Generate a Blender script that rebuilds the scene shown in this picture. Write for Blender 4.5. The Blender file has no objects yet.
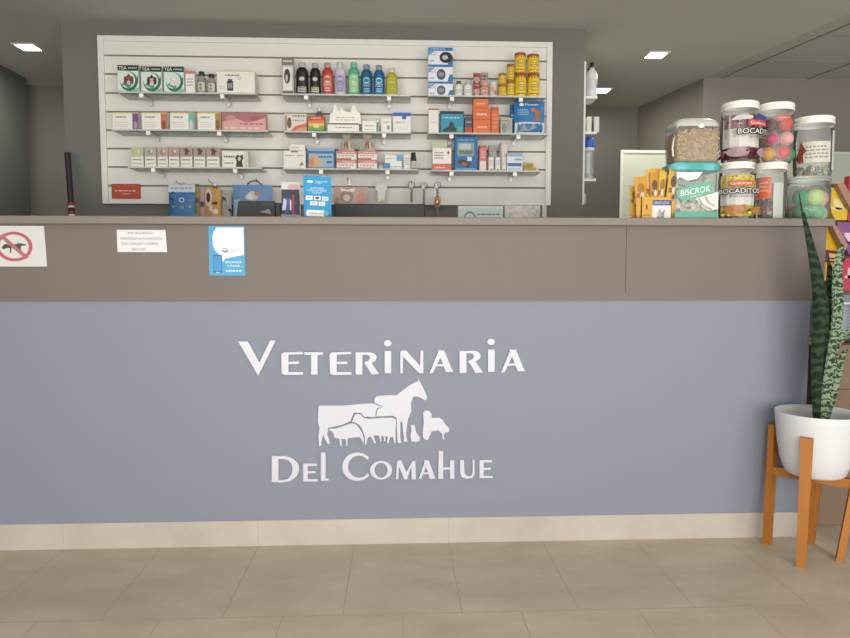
import bpy, bmesh, math, random
from math import sin, cos, pi, radians
from mathutils import Vector, Matrix, Euler
random.seed(7)
SC = bpy.context.scene
COL = SC.collection

# ------------------------------------------------------------------ camera
YAW, PITCH, FPX, CD, CH = 0.042955, 0.0670085, 660.0, 2.38912, 0.99491
cam_d = bpy.data.cameras.new('camera'); cam = bpy.data.objects.new('camera', cam_d); COL.objects.link(cam)
cam.location = (0, -CD, CH); cam.rotation_euler = (pi/2 - PITCH, 0, -YAW)
cam_d.sensor_fit = 'HORIZONTAL'; cam_d.sensor_width = 36; cam_d.lens = FPX/850*36
cam_d.clip_start = 0.05; cam_d.clip_end = 60
SC.camera = cam
# ------------------------------------------------------------------ world, light, exposure
W = bpy.data.worlds.new('world'); SC.world = W; W.use_nodes = True
bgn = W.node_tree.nodes['Background']; bgn.inputs[0].default_value = (0.80, 0.87, 1.0, 1); bgn.inputs[1].default_value = 0.50
SC.view_settings.view_transform = 'Standard'; SC.view_settings.look = 'None'
SC.view_settings.exposure = -0.12; SC.view_settings.gamma = 1; SC.view_settings.use_curve_mapping = False
def area(name, loc, rot, sx, sy, power, col):
    d = bpy.data.lights.new(name, 'AREA'); d.shape = 'RECTANGLE'; d.size = sx; d.size_y = sy; d.energy = power; d.color = col
    o = bpy.data.objects.new(name, d); o.location = loc; o.rotation_euler = rot; COL.objects.link(o); return o
# daylight of the glass shop front behind the camera
area('shopfront_daylight', (0.3, -5.2, 1.45), (radians(90), 0, 0), 6.5, 2.3, 250, (1.0, 0.975, 0.945))
# added fill aimed upward to brighten the ceiling, imitating daylight bounced off pavement
area('upward_fill', (0.3, -4.6, 0.12), (radians(142), 0, 0), 6.0, 1.2, 230, (1.0, 0.96, 0.90))
HC = 2.369
LIGHTS = [(-2.22, 1.80), (1.627, 1.78), (1.533, 2.58), (1.75, 0.83), (-0.35, 0.40), (-2.2, 0.4), (-0.3, -0.9), (1.7, -0.9)]
for i, (x, y) in enumerate(LIGHTS):
    area('downlight', (x, y, HC-0.03), (0, 0, 0), 0.14, 0.14, (4 if y > 2 else 9) if y > 0.5 else 3, (1.0, 0.95, 0.85))

# ------------------------------------------------------------------ materials
_mc = {}
def lin(c):
    c /= 255.0
    return c/12.92 if c <= 0.04045 else ((c+0.055)/1.055)**2.4
def rgb(h):
    return (lin(int(h[0:2], 16)), lin(int(h[2:4], 16)), lin(int(h[4:6], 16)), 1)
def M(h, rough=0.5, metal=0.0, var=0.10, scale=30, bump=0.0, h2=None, spec=0.4):
    key = (h, rough, metal, var, scale, bump, h2, spec)
    if key in _mc: return _mc[key]
    m = bpy.data.materials.new('surface_'+h); m.use_nodes = True
    nt = m.node_tree; b = nt.nodes['Principled BSDF']
    tc = nt.nodes.new('ShaderNodeTexCoord'); nz = nt.nodes.new('ShaderNodeTexNoise')
    nz.inputs['Scale'].default_value = scale; nz.inputs['Detail'].default_value = 3
    nt.links.new(tc.outputs['Object'], nz.inputs['Vector'])
    mx = nt.nodes.new('ShaderNodeMix'); mx.data_type = 'RGBA'
    c = rgb(h); c2 = rgb(h2) if h2 else tuple(v*(1-var) for v in c[:3])+(1,)
    mx.inputs['A'].default_value = c; mx.inputs['B'].default_value = c2
    if h2:
        mr = nt.nodes.new('ShaderNodeMapRange'); mr.inputs[1].default_value = .4; mr.inputs[2].default_value = .6
        nt.links.new(nz.outputs['Fac'], mr.inputs[0]); nt.links.new(mr.outputs[0], mx.inputs['Factor'])
    else:
        nt.links.new(nz.outputs['Fac'], mx.inputs['Factor'])
    nt.links.new(mx.outputs['Result'], b.inputs['Base Color'])
    b.inputs['Roughness'].default_value = rough; b.inputs['Metallic'].default_value = metal
    b.inputs['Specular IOR Level'].default_value = spec
    if bump:
        bp = nt.nodes.new('ShaderNodeBump'); bp.inputs['Strength'].default_value = bump; bp.inputs['Distance'].default_value = 0.002
        nt.links.new(nz.outputs['Fac'], bp.inputs['Height']); nt.links.new(bp.outputs[0], b.inputs['Normal'])
    _mc[key] = m; return m
def clear(h='EEF2F0', alpha=0.16, rough=0.08, fres=0.25):
    key = ('clear', h, alpha, rough, fres)
    if key in _mc: return _mc[key]
    m = bpy.data.materials.new('clear_plastic'); m.use_nodes = True
    nt = m.node_tree; nt.nodes.clear()
    out = nt.nodes.new('ShaderNodeOutputMaterial')
    tr = nt.nodes.new('ShaderNodeBsdfTransparent'); tr.inputs[0].default_value = (0.97, 0.98, 0.98, 1)
    df = nt.nodes.new('ShaderNodeBsdfDiffuse'); df.inputs[0].default_value = rgb(h)
    gl = nt.nodes.new('ShaderNodeBsdfGlossy'); gl.inputs['Roughness'].default_value = rough
    tc = nt.nodes.new('ShaderNodeTexCoord'); nz = nt.nodes.new('ShaderNodeTexNoise'); nz.inputs['Scale'].default_value = 6
    nt.links.new(tc.outputs['Object'], nz.inputs['Vector'])
    mm = nt.nodes.new('ShaderNodeMath'); mm.operation = 'MULTIPLY'; mm.inputs[1].default_value = alpha*2
    nt.links.new(nz.outputs['Fac'], mm.inputs[0])
    m1 = nt.nodes.new('ShaderNodeMixShader'); nt.links.new(mm.outputs[0], m1.inputs[0])
    nt.links.new(tr.outputs[0], m1.inputs[1]); nt.links.new(df.outputs[0], m1.inputs[2])
    fr = nt.nodes.new('ShaderNodeLayerWeight'); fr.inputs[0].default_value = fres
    m2 = nt.nodes.new('ShaderNodeMixShader'); nt.links.new(fr.outputs['Fresnel'], m2.inputs[0])
    nt.links.new(m1.outputs[0], m2.inputs[1]); nt.links.new(gl.outputs[0], m2.inputs[2])
    nt.links.new(m2.outputs[0], out.inputs[0])
    _mc[key] = m; return m
def emit(h, s):
    m = bpy.data.materials.new('lit_diffuser'); m.use_nodes = True
    b = m.node_tree.nodes['Principled BSDF']; b.inputs['Base Color'].default_value = rgb(h)
    b.inputs['Emission Color'].default_value = rgb(h); b.inputs['Emission Strength'].default_value = s
    return m

# ------------------------------------------------------------------ helpers
def at(px, py, Y):
    F = Vector((sin(YAW)*cos(PITCH), cos(YAW)*cos(PITCH), -sin(PITCH))); R = Vector((cos(YAW), -sin(YAW), 0)); U = R.cross(F)
    r = F + R*((px-425)/FPX) - U*((py-319)/FPX); t = (Y+CD)/r.y
    return Vector((0, -CD, CH)) + r*t
_font = {}
def glyphs(s):
    if s in _font: return _font[s]
    cu = bpy.data.curves.new('t', 'FONT'); cu.body = s; cu.size = 1; cu.align_x = 'CENTER'; cu.resolution_u = 3
    o = bpy.data.objects.new('t', cu); COL.objects.link(o)
    dg = bpy.context.evaluated_depsgraph_get(); me = bpy.data.meshes.new_from_object(o.evaluated_get(dg))
    vs = [v.co.copy() for v in me.vertices]; fs = [tuple(p.vertices) for p in me.polygons]
    bpy.data.objects.remove(o); bpy.data.curves.remove(cu); bpy.data.meshes.remove(me)
    x0 = min(v.x for v in vs); x1 = max(v.x for v in vs); y0 = min(v.y for v in vs); y1 = max(v.y for v in vs)
    r = ([((v.x-(x0+x1)/2)/(x1-x0), (v.y-(y0+y1)/2)/(y1-y0)) for v in vs], fs); _font[s] = r
    return r
class MB:
    def __init__(s): s.v = []; s.f = []; s.m = []; s.sm = []; s.mats = []
    def mi(s, m):
        if m not in s.mats: s.mats.append(m)
        return s.mats.index(m)
    def add(s, vs, fs, m, smooth=False):
        n = len(s.v); k = s.mi(m); s.v += [tuple(v) for v in vs]
        for f in fs: s.f.append(tuple(i+n for i in f)); s.m.append(k); s.sm.append(smooth)
        return s
    def box(s, x0, x1, y0, y1, z0, z1, m, bev=0.0, mat=None):
        bm = bmesh.new(); bmesh.ops.create_cube(bm, size=1)
        for v in bm.verts: v.co = Vector(((x0+x1)/2+v.co.x*(x1-x0), (y0+y1)/2+v.co.y*(y1-y0), (z0+z1)/2+v.co.z*(z1-z0)))
        if bev: bmesh.ops.bevel(bm, geom=list(bm.edges), offset=bev, segments=2, affect='EDGES', profile=.5)
        if mat: bmesh.ops.transform(bm, matrix=mat, verts=bm.verts)
        bm.verts.index_update()
        s.add([v.co.copy() for v in bm.verts], [[v.index for v in f.verts] for f in bm.faces], m, False); bm.free(); return s
    def lathe(s, prof, m, c=(0, 0, 0), seg=28, sx=1, sy=1, pw=None, a0=0, a1=2*pi, smooth=True):
        vs = []; full = abs(a1-a0-2*pi) < 1e-6; n = seg if full else seg+1
        for r, z in prof:
            for k in range(n):
                a = a0+(a1-a0)*k/seg; ca, sa = cos(a), sin(a)
                if pw: q = (abs(ca)**pw+abs(sa)**pw)**(-1/pw)
                else: q = 1
                vs.append((c[0]+r*sx*q*ca, c[1]+r*sy*q*sa, c[2]+z))
        fs = []
        for i in range(len(prof)-1):
            for k in range(seg):
                k2 = (k+1) % n if full else k+1
                fs.append((i*n+k, i*n+k2, (i+1)*n+k2, (i+1)*n+k))
        return s.add(vs, fs, m, smooth)
    def tube(s, pts, r, m, seg=10, caps=True):
        pts = [Vector(p) for p in pts]; vs = []; fs = []
        rr = r if isinstance(r, (list, tuple)) else [r]*len(pts)
        for i, p in enumerate(pts):
            d = (pts[min(i+1, len(pts)-1)]-pts[max(i-1, 0)]).normalized()
            u = d.cross(Vector((0, 0, 1)) if abs(d.z) < .95 else Vector((1, 0, 0))).normalized(); w = d.cross(u)
            for k in range(seg): a = 2*pi*k/seg; vs.append(p+u*rr[i]*cos(a)+w*rr[i]*sin(a))
        for i in range(len(pts)-1):
            for k in range(seg): fs.append((i*seg+k, i*seg+(k+1) % seg, (i+1)*seg+(k+1) % seg, (i+1)*seg+k))
        s.add(vs, fs, m, True)
        if caps: s.add(vs[:seg], [tuple(range(seg))], m); s.add(vs[-seg:], [tuple(range(seg))], m)
        return s
    def ball(s, c, r, m, sc=(1, 1, 1), n=12):
        prof = [(max(1e-4, sin(pi*i/n)), -cos(pi*i/n)) for i in range(n+1)]
        vs = []; sg = n+4
        for pr, z in prof:
            for k in range(sg): a = 2*pi*k/sg; vs.append((c[0]+r*sc[0]*pr*cos(a), c[1]+r*sc[1]*pr*sin(a), c[2]+r*sc[2]*z))
        fs = [(i*sg+k, i*sg+(k+1) % sg, (i+1)*sg+(k+1) % sg, (i+1)*sg+k) for i in range(n) for k in range(sg)]
        return s.add(vs, fs, m, True)
    def prism(s, pts, y0, y1, m):            # pts = (x, z); extruded along Y
        n = len(pts); vs = [(x, y0, z) for x, z in pts]+[(x, y1, z) for x, z in pts]
        fs = [tuple(range(n)), tuple(range(2*n-1, n-1, -1))]+[(i, (i+1) % n, n+(i+1) % n, n+i) for i in range(n)]
        return s.add(vs, fs, m)
    def paint(s, marks, fn, base=1):
        """printed shapes laid on a surface; fn(u, v, k) gives the point of layer k"""
        k = base
        for q in marks:
            k += 1; t = q[0]
            if t == 'r':
                _, u0, v0, u1, v1, c = q; n = 6
                vs = [fn(u0+(u1-u0)*i/n, v, k) for v in (v0, v1) for i in range(n+1)]
                s.add(vs, [(i, i+1, n+2+i, n+1+i) for i in range(n)], mm(c))
            elif t == 'c':
                _, u, v, ru, rv, c = q; n = 18
                vs = [fn(u+ru*cos(2*pi*i/n), v+rv*sin(2*pi*i/n), k) for i in range(n)]+[fn(u, v, k)]
                s.add(vs, [(i, (i+1) % n, n) for i in range(n)], mm(c))
            elif t == 'o':                      # ring
                _, u, v, ru, rv, w, c = q; n = 24
                vs = [fn(u+ru*e*cos(2*pi*i/n), v+rv*e*sin(2*pi*i/n), k) for e in (1, 1-w) for i in range(n)]
                s.add(vs, [(i, (i+1) % n, n+(i+1) % n, n+i) for i in range(n)], mm(c))
            elif t == 'p':
                s.add([fn(u, v, k) for u, v in q[1]], [tuple(range(len(q[1])))], mm(q[2]))
            elif t == 't':                      # text, centre u v, width, height, colour, slant
                _, st, u, v, w, h, c = q[:7]; sl = q[7] if len(q) > 7 else 0
                vs, fs = glyphs(st)
                s.add([fn(u+a*w, v+b*h+a*w*sl, k) for a, b in vs], fs, mm(c))
            elif t == 'n':                      # lines of small print
                _, u0, v0, u1, v1, rows, c = q
                for i in range(rows):
                    vv = v1-(v1-v0)*(i+.5)/rows; hh = (v1-v0)/rows*.22; u = u0; rnd = random.Random(i*31+rows)
                    while u < u1-.02:
                        w = min((u1-u0)*(.08+.14*rnd.random()), u1-u)
                        s.add([fn(u, vv-hh, k), fn(u+w, vv-hh, k), fn(u+w, vv+hh, k), fn(u, vv+hh, k)], [(0, 1, 2, 3)], mm(c)); u += w+(u1-u0)*.05
        return s
    def build(s, name, parent=None, loc=None, rot=None):
        me = bpy.data.meshes.new(name); me.from_pydata(s.v, [], s.f); me.update()
        for m in s.mats: me.materials.append(m)
        me.polygons.foreach_set('material_index', s.m); me.polygons.foreach_set('use_smooth', s.sm)
        o = bpy.data.objects.new(name, me); COL.objects.link(o)
        if parent: o.parent = parent
        if loc is not None: o.location = loc
        if rot is not None: o.rotation_euler = rot
        return o
def mute(h):
    c = [int(h[i:i+2], 16) for i in (0, 2, 4)]; g = sum(c)/3
    return ''.join('%02X' % int(max(0, min(255, (g+(v-g)*.90)*.955))) for v in c)
def mm(c): return c if not isinstance(c, str) else M(mute(c), 0.45, 0, 0.06)
def tag(o, label, cat, group=None, kind=None):
    o['label'] = label; o['category'] = cat
    if group: o['group'] = group
    if kind: o['kind'] = kind
    return o
def thing(name, label, cat, loc=(0, 0, 0), rot=(0, 0, 0), group=None):
    o = bpy.data.objects.new(name, None); o.empty_display_size = .05; COL.objects.link(o)
    o.location = loc; o.rotation_euler = rot; return tag(o, label, cat, group)
def struct(o): o['kind'] = 'structure'; return o
def flat(w, h, yf, e=0.00012):                # a flat face looking to -Y; local base centre origin
    return lambda u, v, k: ((u-.5)*w, yf-e*k, v*h)
def round_(r, h, z0=0, span=pi*.9, e=0.0002, sy=1):     # front of a cylinder
    return lambda u, v, k: ((r+e*k)*sin((u-.5)*span), -(r+e*k)*cos((u-.5)*span)*sy, z0+v*h)

# ------------------------------------------------------------------ structure
def tiles_mat(name, ca, cb, mortar, bw, rh, ms, off=(0, 0, 0), rough=.45):
    m = bpy.data.materials.new(name); m.use_nodes = True; nt = m.node_tree; b = nt.nodes['Principled BSDF']
    tc = nt.nodes.new('ShaderNodeTexCoord'); mp = nt.nodes.new('ShaderNodeMapping'); mp.inputs['Location'].default_value = off
    nt.links.new(tc.outputs['Object'], mp.inputs[0])
    br = nt.nodes.new('ShaderNodeTexBrick'); nt.links.new(mp.outputs[0], br.inputs['Vector'])
    br.inputs['Scale'].default_value = 1; br.inputs['Brick Width'].default_value = bw; br.inputs['Row Height'].default_value = rh
    br.inputs['Mortar Size'].default_value = ms; br.inputs['Mortar Smooth'].default_value = .4; br.offset = .5
    nz = nt.nodes.new('ShaderNodeTexNoise'); nz.inputs['Scale'].default_value = 3.2; nz.inputs['Detail'].default_value = 7; nz.inputs['Roughness'].default_value = .62
    mp2 = nt.nodes.new('ShaderNodeMapping'); mp2.inputs['Scale'].default_value = (1, 2.0, 1); nt.links.new(tc.outputs['Object'], mp2.inputs[0]); nt.links.new(mp2.outputs[0], nz.inputs['Vector'])
    mr = nt.nodes.new('ShaderNodeMapRange'); mr.inputs[1].default_value = .32; mr.inputs[2].default_value = .68; nt.links.new(nz.outputs['Fac'], mr.inputs[0])
    mx = nt.nodes.new('ShaderNodeMix'); mx.data_type = 'RGBA'; mx.inputs['A'].default_value = rgb(ca); mx.inputs['B'].default_value = rgb(cb)
    nt.links.new(mr.outputs[0], mx.inputs['Factor'])
    br.inputs['Mortar'].default_value = rgb(mortar)
    nt.links.new(mx.outputs['Result'], br.inputs['Color1']); nt.links.new(mx.outputs['Result'], br.inputs['Color2'])
    nt.links.new(br.outputs['Color'], b.inputs['Base Color']); b.inputs['Roughness'].default_value = rough
    bp = nt.nodes.new('ShaderNodeBump'); bp.inputs['Strength'].default_value = .25; bp.inputs['Distance'].default_value = .001; bp.invert = True
    nt.links.new(br.outputs['Fac'], bp.inputs['Height']); nt.links.new(bp.outputs[0], b.inputs['Normal'])
    return m
m_floor = tiles_mat('beige_floor_tile', 'C6BAA7', 'B1A591', 'A89C89', .35, .52, .0022, (.175+.16-.35*2, .51, 0), .42)
m_base = tiles_mat('baseboard_tile', 'BBB4AA', 'AAA298', 'A8A096', .70, 2.0, .0015, (.16, .7, 0), .5)
m_wall = M('706E6A', .85, 0, .05, 3)
m_far = M('716E68', .85, 0, .05, 3)
m_left = M('5F615E', .85, 0, .05, 3)
m_ceil = M('C0BEB6', .9, 0, .04, 2)
m_tile = M('8C8B82', .9, 0, .06, 60)

o = MB().box(-4.5, 4.5, -5.5, 4.5, -.05, 0, m_floor).build('floor'); struct(o)
# smooth plaster ceiling with an oblique right edge, then the suspended grid ceiling
mb = MB(); pts = [(-4.5, -5.5), (3.77, -5.5), (2.15, 2.24), (1.99, 3.06), (-4.5, 3.06)]
n = len(pts); vs = [(x, y, HC) for x, y in pts]+[(x, y, HC+.06) for x, y in pts]
mb.add(vs, [tuple(range(n)), tuple(range(2*n-1, n-1, -1))]+[(i, (i+1) % n, n+(i+1) % n, n+i) for i in range(n)], m_ceil)
struct(mb.build('ceiling'))
def grid_mat():
    m = tiles_mat('ceiling_tile', 'B4B2AA', 'AEACA4', 'AEACA4', .61, .61, .001, (.05, .15, 0), .9); 
    m.node_tree.nodes['Brick Texture'].offset = 0; return m
mb = MB(); pts = [(3.77, -5.5), (4.5, -5.5), (4.5, 2.24), (2.15, 2.24)]
n = 4; vs = [(x, y, HC+.004) for x, y in pts]+[(x, y, HC+.06) for x, y in pts]
mb.add(vs, [tuple(range(n)), tuple(range(2*n-1, n-1, -1))]+[(i, (i+1) % n, n+(i+1) % n, n+i) for i in range(n)], grid_mat())
g = mb.build('ceiling_grid'); struct(g)
# metal runners of the grid along both directions
mb = MB(); mr_ = M('8A8780', .7)
dx, dy = (3.77-2.15), (-5.5-2.24); L = math.hypot(dx, dy); ux, uy = dx/L, dy/L
for off in (.13, .74, 1.35, 1.96):
    a = Vector((2.15+off, 2.24, HC)); b = Vector((2.15+off+ux*7, 2.24+uy*7, HC))
    mb.tube([a, b], .004, mr_, 4)
for k in range(0, 9):
    y = 1.86-.46*k; x0 = 2.15+(2.24-y)*(-ux/uy)
    mb.box(x0, 4.5, y-.002, y+.002, HC-.001, HC+.004, mr_)
struct(mb.build('trim_1'))
struct(MB().box(-4.5, -1.2, 2.62, 3.0, 0, HC-.001, m_far).build('wall_back_left'))
struct(MB().box(-4.5, 4.5, 3.06, 3.2, 0, HC, m_far).build('wall_back'))
mb = MB()   # block of wall at the right whose face looks to the shop
pts = [(2.15, 2.24), (4.5, 2.24), (4.5, 3.05), (1.99, 3.05)]
vs = [(x, y, 0) for x, y in pts]+[(x, y, HC+.03) for x, y in pts]
mb.add(vs, [(0, 1, 2, 3), (7, 6, 5, 4)]+[(i, (i+1) % 4, 4+(i+1) % 4, 4+i) for i in range(4)], M('837E77', .85, 0, .05, 3)); struct(mb.build('wall_right'))
struct(MB().box(-2.75, -2.59, -5.0, 2.45, 0, HC-.001, m_left).build('wall_left'))
struct(MB().box(-1.815, 1.06, 1.372, 1.90, 0, HC-.001, m_wall).build('wall_center'))

# ------------------------------------------------------------------ ceiling lamps
m_lit = emit('FFF9EE', 9); m_ring = M('D8D6D0', .5)
LAB = ['left square ceiling downlight above the dark side wall', 'square ceiling downlight right of the display wall, in front of the plant corner',
       'small far ceiling downlight beside the shelf of sprays', 'ceiling downlight cut by the top edge at right']
for i, (x, y) in enumerate(LIGHTS[:4]):
    t = thing('ceiling_light', LAB[i], 'light', (x, y, HC), group='recessed ceiling lights'); s_ = .055
    f = MB()
    for a in ((-s_-.012, s_+.012, -s_-.012, -s_), (-s_-.012, s_+.012, s_, s_+.012), (-s_-.012, -s_, -s_, s_), (s_, s_+.012, -s_, s_)): f.box(*a, -.006, 0, m_ring)
    f.build('frame', t); MB().box(-s_, s_, -s_, s_, -.004, -.0005, m_lit).build('diffuser', t)

# ------------------------------------------------------------------ reception counter
m_taupe = M('6F6661', .55, 0, .06, 8); m_taupe2 = M('7C746C', .5, 0, .05, 8)
m_blue = M('808593', .6, 0, .06, 2)
t = thing('reception_counter', 'long reception counter with taupe upper band and blue-grey front', 'counter')
XL, XR = -2.53, 1.540
MB().box(XL, 1.607, -.022, .36, 1.172, 1.2, m_taupe2, .003).build('countertop', t)
zb = at(425, 301, 0).z
f = MB(); xs = at(626, 260, 0).x
f.box(XL, xs-.0008, 0, .04, zb, 1.172, m_taupe); f.box(xs+.0008, 1.588, 0, .04, zb, 1.172, m_taupe)
f.box(XL, 1.588, -.0015, .002, zb, zb+.03, m_taupe)
f.build('fascia_panel', t)
MB().box(XL, XR, .004, .05, 0.095, zb+.002, m_blue).build('front_panel', t)
MB().box(XL, XR, .0, .05, 0, 0.095, m_base).build('baseboard', t)
MB().box(XR-.03, XR, .05, .40, 0, 1.172, m_blue).build('side_panel', t)
t = thing('work_desk', 'taupe work desk behind the reception counter', 'desk', (-.5, .65, 0))
MB().box(-1.6, 1.6, -.24, .25, .72, .75, m_taupe2, .002).build('desk_top', t)
for x in (-1.58, 0, 1.55): MB().box(x, x+.03, -.22, .23, 0, .72, m_taupe2).build('support_panel', t)

# ------------------------------------------------------------------ lettering on the counter
m_let = M('C9CAD2', .35, 0, .03)
def offpoly(p, d):
    n = len(p); out = []
    A = sum(p[i][0]*p[(i+1) % n][1]-p[(i+1) % n][0]*p[i][1] for i in range(n)); sg = 1 if A > 0 else -1
    for i in range(n):
        a, b, c = Vector(p[i-1]), Vector(p[i]), Vector(p[(i+1) % n])
        e1 = (b-a).normalized(); e2 = (c-b).normalized(); nn = Vector((-(e1+e2).y, (e1+e2).x))
        if nn.length < .2: out.append(tuple(b)); continue
        nn.normalize(); out.append(tuple(b+nn*d*sg))
    return out
def glyph(name, polys, s, ox, oy, parent, origin, th=.006):
    mb = MB()
    for i, p in enumerate(polys):
        q = []
        for x, y in p:
            w = at(ox+x/s, oy+y/s, 0); q.append((w.x-origin.x, w.z-origin.z))
        mb.prism(q, -th-.0002*i, .0035, m_let)
    return mb.build(name, parent)
def sh(polys, dx, dy=0): return [[(x+dx, y+dy) for x, y in p] for p in polys]
def ell(cx, cy, rx, ry, n=24): return [[(cx+rx*cos(2*pi*i/n), cy+ry*sin(2*pi*i/n)) for i in range(n)]]
def arcband(cx, cy, rx, ry, ix, irx, iry, a0, a1, n=32):
    quads = []
    P = [(cx+rx*cos(a0+(a1-a0)*i/n), cy+ry*sin(a0+(a1-a0)*i/n)) for i in range(n+1)]
    Q = [(ix+irx*cos(a0+(a1-a0)*i/n), cy+iry*sin(a0+(a1-a0)*i/n)) for i in range(n+1)]
    return [P+Q[::-1]] if abs(a1-a0) < 6.2 else [P[:n//2+1]+Q[:n//2+1][::-1], P[n//2:]+Q[n//2:][::-1]]
gV = [[(45, 60), (97, 60), (158, 172), (215, 55), (245, 55), (152, 242)]]
gE = [[(285, 118), (388, 115), (388, 127), (312, 130), (312, 168), (368, 165), (368, 180), (312, 180), (312, 222), (390, 222), (390, 236), (290, 237), (276, 228), (274, 130)]]
gT = [[(396, 117), (496, 117), (494, 130), (466, 132), (466, 235), (432, 235), (432, 132), (396, 130)]]
gR = [[(668, 118), (704, 118), (704, 235), (668, 235)], [(704, 118), (745, 117), (770, 125), (780, 143), (775, 160), (755, 173), (715, 180), (715, 170), (735, 162), (745, 148), (740, 135), (725, 130), (704, 131)], [(715, 172), (748, 168), (792, 232), (752, 235)]]
gI = [[(25, 110), (60, 110), (60, 228), (25, 228)]]+ell(41, 69, 20, 17)
gN = [[(108, 115), (115, 108), (140, 108), (213, 190), (215, 108), (230, 108), (230, 228), (208, 228), (122, 140), (122, 228), (108, 228)]]
gA = [[(262, 228), (280, 228), (330, 125), (312, 108)], [(305, 107), (340, 107), (388, 222), (350, 222)], [(287, 180), (350, 180), (350, 192), (283, 192)]]
S1 = 5.3125
org = at(380, 375, 0); t = thing('wall_lettering', 'white raised lettering VETERINARIA on the blue counter front', 'sign', (org.x, 0, org.z))
for nm, g, ox in [('V', gV, 230), ('E', gE, 230), ('T', gT, 230), ('E', sh(gE, 256), 230), ('R', gR, 230), ('I', gI, 380), ('N', gN, 380), ('A', gA, 380),
                  ('R', sh(gR, -246, -8), 380), ('I', sh(gI, 548, -7), 380), ('A', sh(gA, 380, -4), 380)]:
    glyph('letter', g, S1, ox, 330, t, org)
S2 = 7.083
gD = [[(50, 75), (97, 75), (97, 258), (50, 258)], [(97, 75), (150, 75), (205, 95), (240, 135), (243, 175), (225, 220), (180, 252), (120, 262), (97, 262), (97, 246), (130, 245), (165, 235), (190, 205), (198, 165), (190, 130), (165, 103), (130, 96), (97, 96)]]
def gEs(x0, y0, x1, y1): 
    w = x1-x0; h = y1-y0
    return [[(x0, y0), (x1-.05*w, y0), (x1-.05*w, y0+.13*h), (x0+.32*w, y0+.13*h), (x0+.32*w, y0+.42*h), (x1-.15*w, y0+.42*h), (x1-.15*w, y0+.54*h), (x0+.32*w, y0+.54*h), (x0+.32*w, y0+.87*h), (x1, y0+.87*h), (x1, y1), (x0, y1)]]
gl = [[(397, 50), (430, 50), (430, 232), (452, 235), (452, 248), (397, 250)]]
gC = arcband(655, 150, 107, 100, 665, 75, 78, radians(38), radians(322))
gO = arcband(8, 175, 78, 66, 8, 46, 52, 0, 2*pi)
gM = [[(112, 238), (122, 110), (150, 105), (187, 190), (230, 108), (250, 110), (255, 240), (225, 240), (222, 150), (190, 240), (172, 240), (135, 150), (130, 238)]]
gA2 = [[(275, 235), (292, 235), (337, 125), (320, 108)], [(310, 105), (345, 105), (392, 235), (352, 235)], [(305, 190), (360, 190), (360, 203), (300, 203)]]
gH = [[(415, 38), (447, 38), (447, 155), (495, 155), (495, 105), (525, 105), (525, 235), (495, 235), (495, 170), (447, 170), (447, 235), (412, 235)]]
gU = [[(565, 105), (595, 105), (597, 190), (608, 212), (630, 218), (650, 210), (655, 190), (655, 100), (668, 100), (668, 200), (655, 228), (615, 236), (580, 225), (567, 200)]]
org = at(382, 483, 0); t = thing('wall_lettering', 'white raised lettering DEL COMAHUE below the animal emblem', 'sign', (org.x, 0, org.z))
for g, ox in [(gD, 265), (gEs(272, 128, 375, 255), 265), (gl, 265), (gC, 265), (gO, 380), (gM, 380), (gA2, 380), (gH, 380), (gU, 380), (gEs(703, 104, 797, 231), 380)]:
    glyph('letter', g, S2, ox, 445, t, org)
# animal emblem
horse = [(365, 160), (380, 148), (430, 142), (490, 142), (520, 118), (565, 85), (600, 65), (608, 68), (615, 48), (622, 65), (640, 95), (662, 150), (660, 168), (650, 170), (620, 152), (595, 148), (582, 155), (572, 190), (575, 230), (555, 280), (548, 330), (545, 370), (552, 405), (530, 405), (533, 380), (527, 340), (522, 290), (512, 295), (512, 380), (518, 412), (500, 412), (495, 400), (492, 340), (492, 300), (488, 268), (470, 258), (376, 262), (377, 240), (387, 219), (408, 210), (410, 203), (388, 196), (366, 184)]
cow = [(52, 200), (200, 200), (260, 193), (345, 188), (365, 190), (385, 200), (408, 205), (400, 212), (382, 213), (373, 235), (371, 264), (345, 266), (335, 262), (306, 263), (292, 243), (250, 239), (230, 288), (180, 310), (130, 321), (100, 328), (105, 345), (98, 360), (115, 410), (112, 418), (100, 415), (75, 368), (68, 390), (65, 425), (53, 430), (48, 370), (55, 330), (45, 290), (48, 215)]
sheepl = [(108, 331), (150, 329), (230, 301), (258, 302), (283, 332), (298, 357), (306, 390), (303, 418), (296, 400), (285, 380), (262, 378), (215, 385), (213, 425), (205, 430), (203, 390), (180, 388), (180, 428), (172, 428), (168, 388), (140, 382), (130, 350), (110, 340)]
sheepr = [(238, 290), (254, 252), (268, 247), (290, 250), (302, 268), (330, 275), (400, 269), (468, 267), (485, 277), (489, 300), (485, 345), (487, 410), (478, 412), (470, 375), (455, 378), (445, 412), (436, 415), (440, 375), (425, 372), (430, 398), (422, 403), (415, 372), (405, 372), (405, 402), (397, 402), (392, 370), (362, 368), (374, 412), (366, 415), (345, 375), (328, 380), (320, 420), (312, 422), (310, 370), (290, 320), (264, 298)]
cat = [(570, 308), (578, 312), (590, 305), (598, 330), (600, 350), (622, 380), (620, 400), (600, 406), (575, 402), (568, 370), (575, 340)]
dog = [(640, 240), (655, 228), (672, 228), (688, 245), (690, 270), (735, 268), (755, 285), (765, 305), (790, 330), (785, 350), (765, 352), (758, 365), (760, 392), (752, 392), (748, 360), (728, 340), (690, 345), (668, 395), (655, 395), (640, 378), (638, 340), (645, 300)]
org = at(385, 444, 0); t = thing('animal_emblem', 'white cut-out emblem of horse, cow, sheep, cat and dog between the two lettering lines', 'sign', (org.x, 0, org.z))
for nm, p, th in [('horse_silhouette', horse, .004), ('cow_silhouette', cow, .005), ('sheep_silhouette', sheepl, .006), ('sheep_silhouette', sheepr, .007), ('cat_silhouette', cat, .005), ('dog_silhouette', dog, .005)]:
    glyph(nm, [offpoly(p, .15)], 5.667, 310, 370, t, org, th)

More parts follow.
